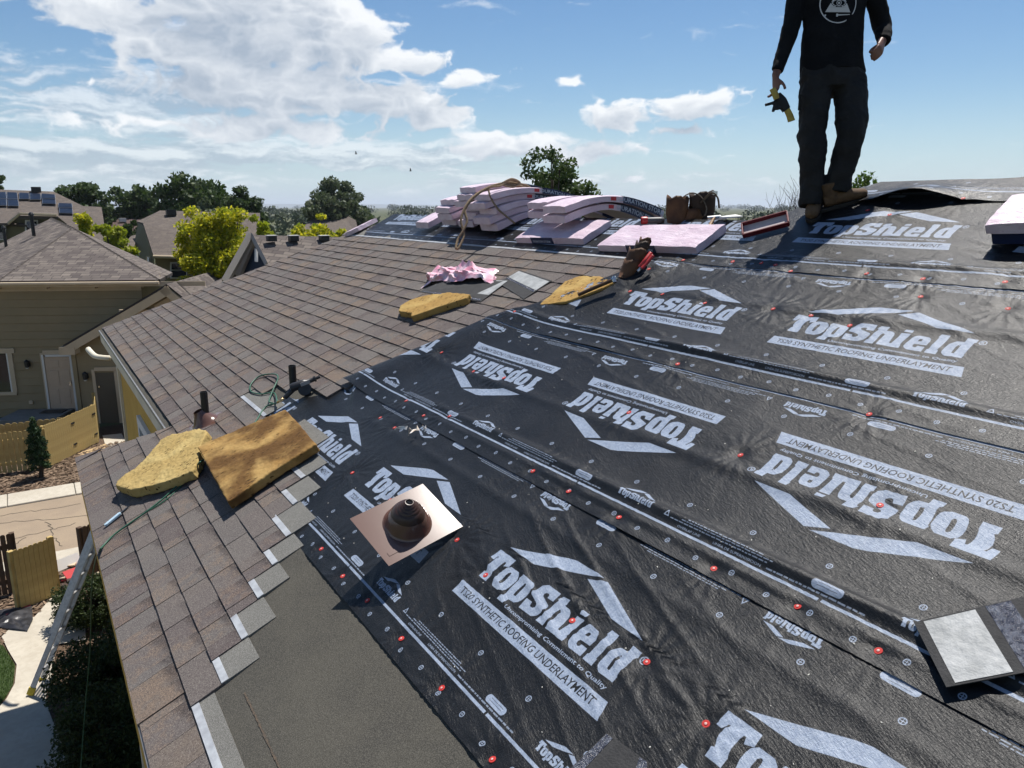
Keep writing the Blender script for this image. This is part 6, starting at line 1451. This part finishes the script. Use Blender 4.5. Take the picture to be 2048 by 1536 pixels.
# ------------------------------------------------------------------ ladder
M_fib = mat('ladder_aluminium', (.52, .52, .52), .4, (.40, .40, .40), 20, metal=.5); M_feet = mat('yellow_ladder_feet', (.55, .40, .03), .6)
LB, LT = at_height(72, 1375, GROUND + .03), Vector((XF - .04, 13.15, -2.0)); lad = thing('extension_ladder', 'aluminium extension ladder leaning from the path up to the roof', 'ladder', LB)
lu = (LT - LB).normalized(); lsd = Vector((.42, .9, 0)); lsd = (lsd - lu * lsd.dot(lu)).normalized(); ln = lu.cross(lsd); LL = (LT - LB).length
RLd = Matrix((lsd, ln, lu)).transposed()
for k in (-1, 1):
    MB().box(LB + lsd * .2 * k + lu * LL / 2, (.03, .075, LL), RLd).build('rail', M_fib, lad, bevel=.004)
    MB().box(LB + lsd * .17 * k + ln * .05 + lu * (LL * .55), (.025, .06, LL * .62), RLd).build('fly_rail', M_fib, lad, bevel=.004)
    MB().box(LB + lsd * .2 * k + lu * .02, (.05, .10, .12), RLd).build('foot', M_feet, lad, bevel=.01)
for i in range(1, int(LL / .305)): MB().tube([LB + lsd * -.2 + lu * (.305 * i), LB + lsd * .2 + lu * (.305 * i)], .017, 8).build('rung', M_fib, lad)
# ------------------------------------------------------------------ odds and ends in the yard
bp = [at_height(*p, GROUND + .045) for p in ((-20, 1225), (64, 1208), (66, 1240), (55, 1262), (0, 1256), (-20, 1262))]
pbm = MB(); cen = sum(bp, Vector()) / len(bp); nr_ = 5; ring_ = len(bp) * 4; vs = [cen + Vector((0, 0, .05))]
for r in range(1, nr_ + 1):
    for i in range(ring_):
        a, b = bp[i // 4], bp[(i // 4 + 1) % len(bp)]; e = a + (b - a) * ((i % 4) / 4); p = cen + (e - cen) * (r / nr_); vs.append(p + Vector((0, 0, random.uniform(0, .07) * (1 if r < nr_ else .3))))
fs = [(0, 1 + i, 1 + (i + 1) % ring_) for i in range(ring_)] + [(1 + r * ring_ + i, 1 + (r + 1) * ring_ + i, 1 + (r + 1) * ring_ + (i + 1) % ring_, 1 + r * ring_ + (i + 1) % ring_) for r in range(nr_ - 1) for i in range(ring_)]
tag(pbm.add(vs, fs).build('plastic_sheet', mat('black_plastic_film', (.016, .016, .018), .35, (.05, .05, .055), 6, 3, .4, 20), smooth=True), 'crumpled black plastic sheet on the ground before the gate', 'plastic sheet')
rp_ = [at_height(-10, 1240, GROUND + .05), at_height(60, 1212, GROUND + .05)]; tag(MB().tube(rp_, .03, 6).build('red_pole', M_redh), 'thin red pole lying along the foot of the gate', 'pole')
bk = thing('debris_pile', 'pile of torn roofing, a white board and a blue bag behind the ladder', 'debris', at_height(150, 1160, GROUND)); pc = at_height(150, 1155, GROUND + .1)
for i in range(16):
    p = pc + Vector((random.uniform(-.35, .35), random.uniform(-.4, .5), random.uniform(0, .2))); MB().box(p, (random.uniform(.15, .4), random.uniform(.1, .25), .02), Matrix.Rotation(random.uniform(-.6, .6), 3, 'X') @ Matrix.Rotation(random.uniform(0, 3), 3, 'Z')).build('scrap', [M_leatherd, M_pick_shade, M_tan, M_redh][i % 4], bk)
MB().box(pc + Vector((-.1, .25, .25)), (.5, .06, .22), Matrix.Rotation(.5, 3, 'Z') @ Matrix.Rotation(-.5, 3, 'X')).build('white_board', M_wht, bk)
# downspout elbow at the far corner of our own eave
de = [at_depth(221, 716, 12.4), at_depth(205, 715, 12.4), at_depth(190, 712, 12.5), at_depth(180, 703, 12.6), at_depth(176, 698, 12.7)]
MB().tube(spline(de, 5), [(.045, .035)] * 21, 8).build('downspout', M_cream, house, smooth=True)
# ------------------------------------------------------------------ trees and shrubs
M_bark = mat('bark', (.055, .042, .032), .95, (.035, .027, .021), 12, 4, .6, 30)
def leaves(P, size, squash=1.0):
    n = len(P); a = RNG.normal(size=(n, 3)); a /= np.linalg.norm(a, axis=1)[:, None]; b = np.cross(a, RNG.normal(size=(n, 3))); b /= np.linalg.norm(b, axis=1)[:, None]
    s = size * RNG.uniform(.6, 1.3, (n, 1)); a = a * s * .95; b = b * s * .55
    return np.stack([P - a, P - b * .9 + a * .1, P + a, P + b * .9 + a * .1], 1)
def tree(name, label, base, height, width, m, nclump=60, nleaf=110, leaf=.14, trunk_h=.3, group='trees beyond the roof', shape='round', seed=0, clump_r=.16):
    rs = np.random.default_rng(seed + 100); o = thing(name, label, 'tree', base, group); base = Vector(base)
    C = []; R = []
    while len(C) < nclump:
        p = rs.uniform(-1, 1, 3); r = np.linalg.norm(p)
        if r > 1 or r < .35: continue
        x, y, z = p
        if shape == 'cone': 
            k = 1 - (z + 1) / 2; x *= k * .95 + .05; y *= k * .95 + .05
        elif shape == 'spread': z = z * .8 + .1 * (1 - (x * x + y * y))
        lump = 1 + .22 * math.sin(3.1 * x + seed) * math.cos(2.7 * y + seed * 1.7)
        C.append((x * width / 2 * lump, y * width / 2 * lump, height * (trunk_h + (1 - trunk_h) * (z * .5 * lump + .5)))); R.append(clump_r * width * rs.uniform(.6, 1.25))
    tr = MB(); top = height * (trunk_h + (1 - trunk_h) * .45); r0 = max(.05, height * .022)
    tr.tube([base, base + Vector((rs.uniform(-.1, .1), 0, top * .5)), base + Vector((rs.uniform(-.2, .2), rs.uniform(-.2, .2), top))], [r0 * 1.3, r0, r0 * .5], 8)
    for c in C[::3]:
        st_ = base + Vector((0, 0, top * rs.uniform(.45, .98))); e = base + Vector(c); mid = st_ * .5 + e * .5 + Vector((0, 0, -.05 * height)); tr.tube([st_, mid, e], [r0 * .4, r0 * .28, r0 * .1], 5)
    tr.build('trunk', M_bark, o, smooth=True)
    P = []
    for c, r in zip(C, R):
        k = int(nleaf * (r / (clump_r * width)) ** 2) + 8; q = rs.normal(size=(k, 3)); q /= np.linalg.norm(q, axis=1)[:, None]; q *= (rs.random((k, 1)) ** .45) * r; q[:, 2] *= .75
        P.append(q + np.array(c))
    P = np.concatenate(P) + np.array(base); quads_obj('crown', leaves(P, leaf), m, o); return o
def tree_px(name, label, x0, x1, ytop, ybase, D, m, **k):
    # silhouette seen between bearings x0..x1 with its top at ytop, standing D metres off
    xc = (x0 + x1) / 2; t = at_depth(xc, ytop, D); gz = GROUND if ybase is None else at_depth(xc, ybase, D).z
    b = Vector((t.x, t.y, gz)); return tree(name, label, b, t.z - gz, (x1 - x0) / FPX * D, m, **k)
L_dark = leaf_mat('dark_green_leaves', (.030, .058, .016), (.070, .105, .032), .3); L_mid = leaf_mat('mid_green_leaves', (.045, .080, .022), (.09, .13, .04), .35); L_will = leaf_mat('grey_green_leaves', (.065, .09, .042), (.11, .135, .07), .3)
L_yel = leaf_mat('yellow_green_leaves', (.16, .22, .015), (.62, .56, .03), .55); L_yg = leaf_mat('lime_leaves', (.20, .26, .015), (.36, .38, .03), .45); L_grn = leaf_mat('fresh_green_leaves', (.05, .10, .015), (.11, .16, .03), .4); L_con = leaf_mat('conifer_needles', (.016, .040, .014), (.036, .070, .026), .15); L_shr = leaf_mat('shrub_leaves', (.018, .034, .010), (.05, .07, .02), .25)
tree_px('dark_tree', 'dark tree cut off by the left edge above the solar roof', -50, 22, 358, None, 75, L_dark, seed=1, leaf=.28)
tree_px('dark_tree', 'dark green tree behind the right end of the solar roof', 108, 206, 360, None, 72, L_dark, seed=2, leaf=.26, nclump=80)
tree_px('dark_tree', 'round dark green tree second from the solar roof', 205, 322, 372, None, 78, L_dark, seed=3, leaf=.27, nclump=90)
tree_px('spreading_tree', 'large spreading dark tree above the grey gabled house', 314, 462, 350, None, 68, L_dark, seed=4, leaf=.25, nclump=110, shape='spread', trunk_h=.4, clump_r=.13)
tree_px('spreading_tree', 'drooping right limb tree beside the large spreading one', 438, 530, 384, None, 70, L_dark, seed=5, leaf=.25, nclump=60, shape='spread', trunk_h=.4)
tree_px('willow_tree', 'soft grey green tree low in front of the spreading tree', 366, 450, 404, None, 60, L_will, seed=6, leaf=.2)
tree_px('willow_tree', 'grey green domed tree right of the far plain', 602, 734, 371, None, 88, L_will, seed=7, leaf=.26, nclump=130, clump_r=.12)
tree_px('dark_tree', 'small dark tree tucked below the grey green dome', 672, 745, 408, None, 92, L_mid, seed=8, leaf=.26)
tree_px('dark_tree', 'dark shrubby tree in front of the maroon roof', 224, 282, 446, None, 56, L_dark, seed=9, leaf=.2)
tree_px('yellow_tree', 'slim yellow green tree right of the solar panels', 120, 205, 416, None, 38, L_yel, seed=10, leaf=.13, nclump=60, shape='cone', trunk_h=.15, nleaf=90)
tree_px('yellow_tree', 'yellow green tree between the solar roof and the grey gable', 176, 258, 437, None, 37, L_yg, seed=11, leaf=.13, nclump=70)
tree_px('yellow_tree', 'big bright yellow tree in front of the grey gabled house', 352, 505, 417, None, 31, L_yel, seed=12, leaf=.085, nclump=170, nleaf=190, clump_r=.135)
tree_px('yellow_tree', 'lime tree leaning right of the big yellow tree', 478, 552, 426, None, 33, L_yg, seed=13, leaf=.11, nclump=60, nleaf=110)
tree_px('yellow_tree', 'small bright yellow tree behind the navy house vents', 570, 700, 432, None, 44, L_yel, seed=14, leaf=.14, nclump=110, nleaf=110, clump_r=.12)
tree_px('green_tree', 'airy green tree rising behind the bundles', 1010, 1205, 314, None, 30, L_mid, seed=15, leaf=.105, nclump=230, nleaf=110, clump_r=.12, trunk_h=.35)
tree_px('green_tree', 'small green tree top left of the tool belt', 1222, 1290, 412, None, 26, L_grn, seed=16, leaf=.09, nclump=30, nleaf=50)
tree_px('green_tree', 'bright green tree top behind the boots at right', 1650, 1800, 352, None, 24, L_grn, seed=17, leaf=.09, nclump=60)
tree_px('yellow_tree', 'tiny yellow tree top beside the left boot', 1545, 1605, 418, None, 28, L_yel, seed=18, leaf=.09, nclump=40)
tree_px('green_tree', 'sprig of green just above the ridge left of the bundles', 795, 835, 412, None, 34, L_mid, seed=19, leaf=.1, nclump=14, nleaf=30)
# bare tree behind the red tray
bt_b = at_depth(1530, 470, 22); bt_b.z = GROUND; bare = thing('bare_tree', 'leafless grey tree behind the man', 'tree', bt_b, 'trees beyond the roof'); bbm = MB()
top = at_depth(1530, 345, 22).z; hgt = top - GROUND
def grow(p, d, L, r, dep):
    e = p + d * L; mid = p + d * L * .5 + Vector((random.uniform(-1, 1), random.uniform(-1, 1), 0)) * L * .06
    bbm.tube([p, mid, e], [r, r * .85, r * .7], 6 if dep < 3 else 4, cap=False)
    if dep >= 6 or L < .12: return
    for _ in range(3 if dep < 4 else 2):
        a = Vector((random.uniform(-1, 1), random.uniform(-1, 1), random.uniform(-.1, .8))).normalized(); grow(p + d * L * random.uniform(.6, 1), (d * 1.0 + a * .75 + Vector((0, 0, .25))).normalized(), L * random.uniform(.62, .82), r * .62, dep + 1)
for (ox, k) in ((0, 1.0), (.8, .85), (-.9, .8)): grow(bt_b + RT * ox, Vector((random.uniform(-.1, .1), 0, 1)).normalized(), hgt * .335 * k, .07, 0)
bbm.build('branches', mat('grey_bark', (.055, .045, .04), .9), bare)
# conifer in the mulch, hedge shrubs below the eave
tree('conifer_shrub', 'young dark conifer in the mulch by the gappy fence', Vector((*gpx(82, 957), GROUND)), 1.95, .72, L_con, nclump=150, nleaf=60, leaf=.035, trunk_h=.06, group='shrubs', shape='cone', seed=30, clump_r=.14)
def shrub(label, px, py, r, h, seed, m=L_shr, n=110):
    p = at_height(px, py, GROUND); return tree('hedge_shrub', label, Vector((p.x, p.y, GROUND)), h, r * 2, m, nclump=n, nleaf=90, leaf=.028, trunk_h=.0, group='shrubs', seed=seed, clump_r=.13)
shrub('glossy shrub by the short fence behind the ladder', 190, 1245, .60, .85, 31, n=130); shrub('rounded dark shrub at the foot of the ladder', 222, 1395, .74, 1.0, 32, n=170); shrub('dark shrub nearest the camera below the eave', 240, 1545, .80, 1.05, 33, n=180); shrub('dark shrub against the house wall under the eave', 255, 1420, .5, 1.1, 34)
shrub('wispy low shrub on the stoop corner of the olive house', 75, 900, .35, .7, 35, L_con, 40)
# a wooded plain out to the horizon
Pq = []; rs = np.random.default_rng(77)
for i in range(520):
    D = float(120 * (45 ** rs.random())); px = rs.uniform(-300, 2300); p = at_depth(px, 500, D); r = rs.uniform(2.2, 4.5) * (1 + D / 1200); k = 150
    q = rs.normal(size=(k, 3)); q /= np.linalg.norm(q, axis=1)[:, None]; q *= np.array([r * 1.6, r * 1.6, r * .75]) * (rs.random((k, 1)) ** .4)
    Pq.append((q + np.array([p.x, p.y, GROUND + r * .55]), r))
V = np.concatenate([leaves(q, r * .2) for q, r in Pq]); tag(quads_obj('distant_woods', V, leaf_mat('distant_leaves', (.030, .048, .018), (.055, .075, .03), .1)), 'far woods fading over the plain to the horizon', 'woods', kind='stuff')
# low hills on the horizon
hv = []; n = 80
for i in range(n + 1):
    a = -.45 + 1.1 * i / n; d = 9800 / max(.75, math.cos(a - .1)); hh = 26 + 34 * float(fbm(np.array([i * .21]), np.array([.5]), 4)[0] + .5); hv.append(((d * math.sin(a), d * math.cos(a), GROUND - 5), (1.12 * d * math.sin(a), 1.12 * d * math.cos(a), GROUND + hh)))
hm3 = MB()
for a, b in zip(hv, hv[1:]): hm3.add([a[0], b[0], b[1], a[1]], [(0, 1, 2, 3)])
tag(hm3.build('hills', mat('far_hills', (.06, .075, .05), 1)), kind='structure')
# two birds
for (px, py, lab) in ((712, 308, 'small dark bird high above the far plain'), (821, 342, 'small dark bird lower down, right of the other')):
    c = at_depth(px, py, 62); M_ = cam_frame(c, .4); bd = thing('bird', lab, 'bird', c, 'birds'); MB().tube([M_ @ Vector(v) for v in ((-.11, 0, 0), (-.04, 0, .01), (.05, 0, .012), (.10, 0, .02))], [.01, .032, .036, .012], 8).build('body', M_black, bd, smooth=True)
    for s_ in (-1, 1): MB().add([M_ @ Vector(v) for v in ((-.03, 0, .01), (.05, 0, .02), (.03, .06 * s_, .15), (-.04, .05 * s_, .12), (-.02, .10 * s_, .24))], [(0, 1, 2, 3), (3, 2, 4)]).build('wing', M_black, bd)

# summer haze over the whole plain
HZ = MB().hexa([(-9600, -260, GROUND - 1.5), (9600, -260, GROUND - 1.5), (9600, 14900, GROUND - 1.5), (-9600, 14900, GROUND - 1.5), (-9600, -260, 95), (9600, -260, 95), (9600, 14900, 95), (-9600, 14900, 95)])
mh = bpy.data.materials.new('haze'); mh.use_nodes = True; nt = mh.node_tree; nt.nodes.remove(nt.nodes['Principled BSDF']); pv = nt.nodes.new('ShaderNodeVolumePrincipled')
pv.inputs['Color'].default_value = (.80, .88, 1, 1); pv.inputs['Density'].default_value = 1.3e-4; pv.inputs['Anisotropy'].default_value = .2; nt.links.new(pv.outputs[0], nt.nodes['Material Output'].inputs['Volume'])
tag(HZ.build('haze', mh), 'pale summer haze lying over the far plain', 'haze', kind='stuff')
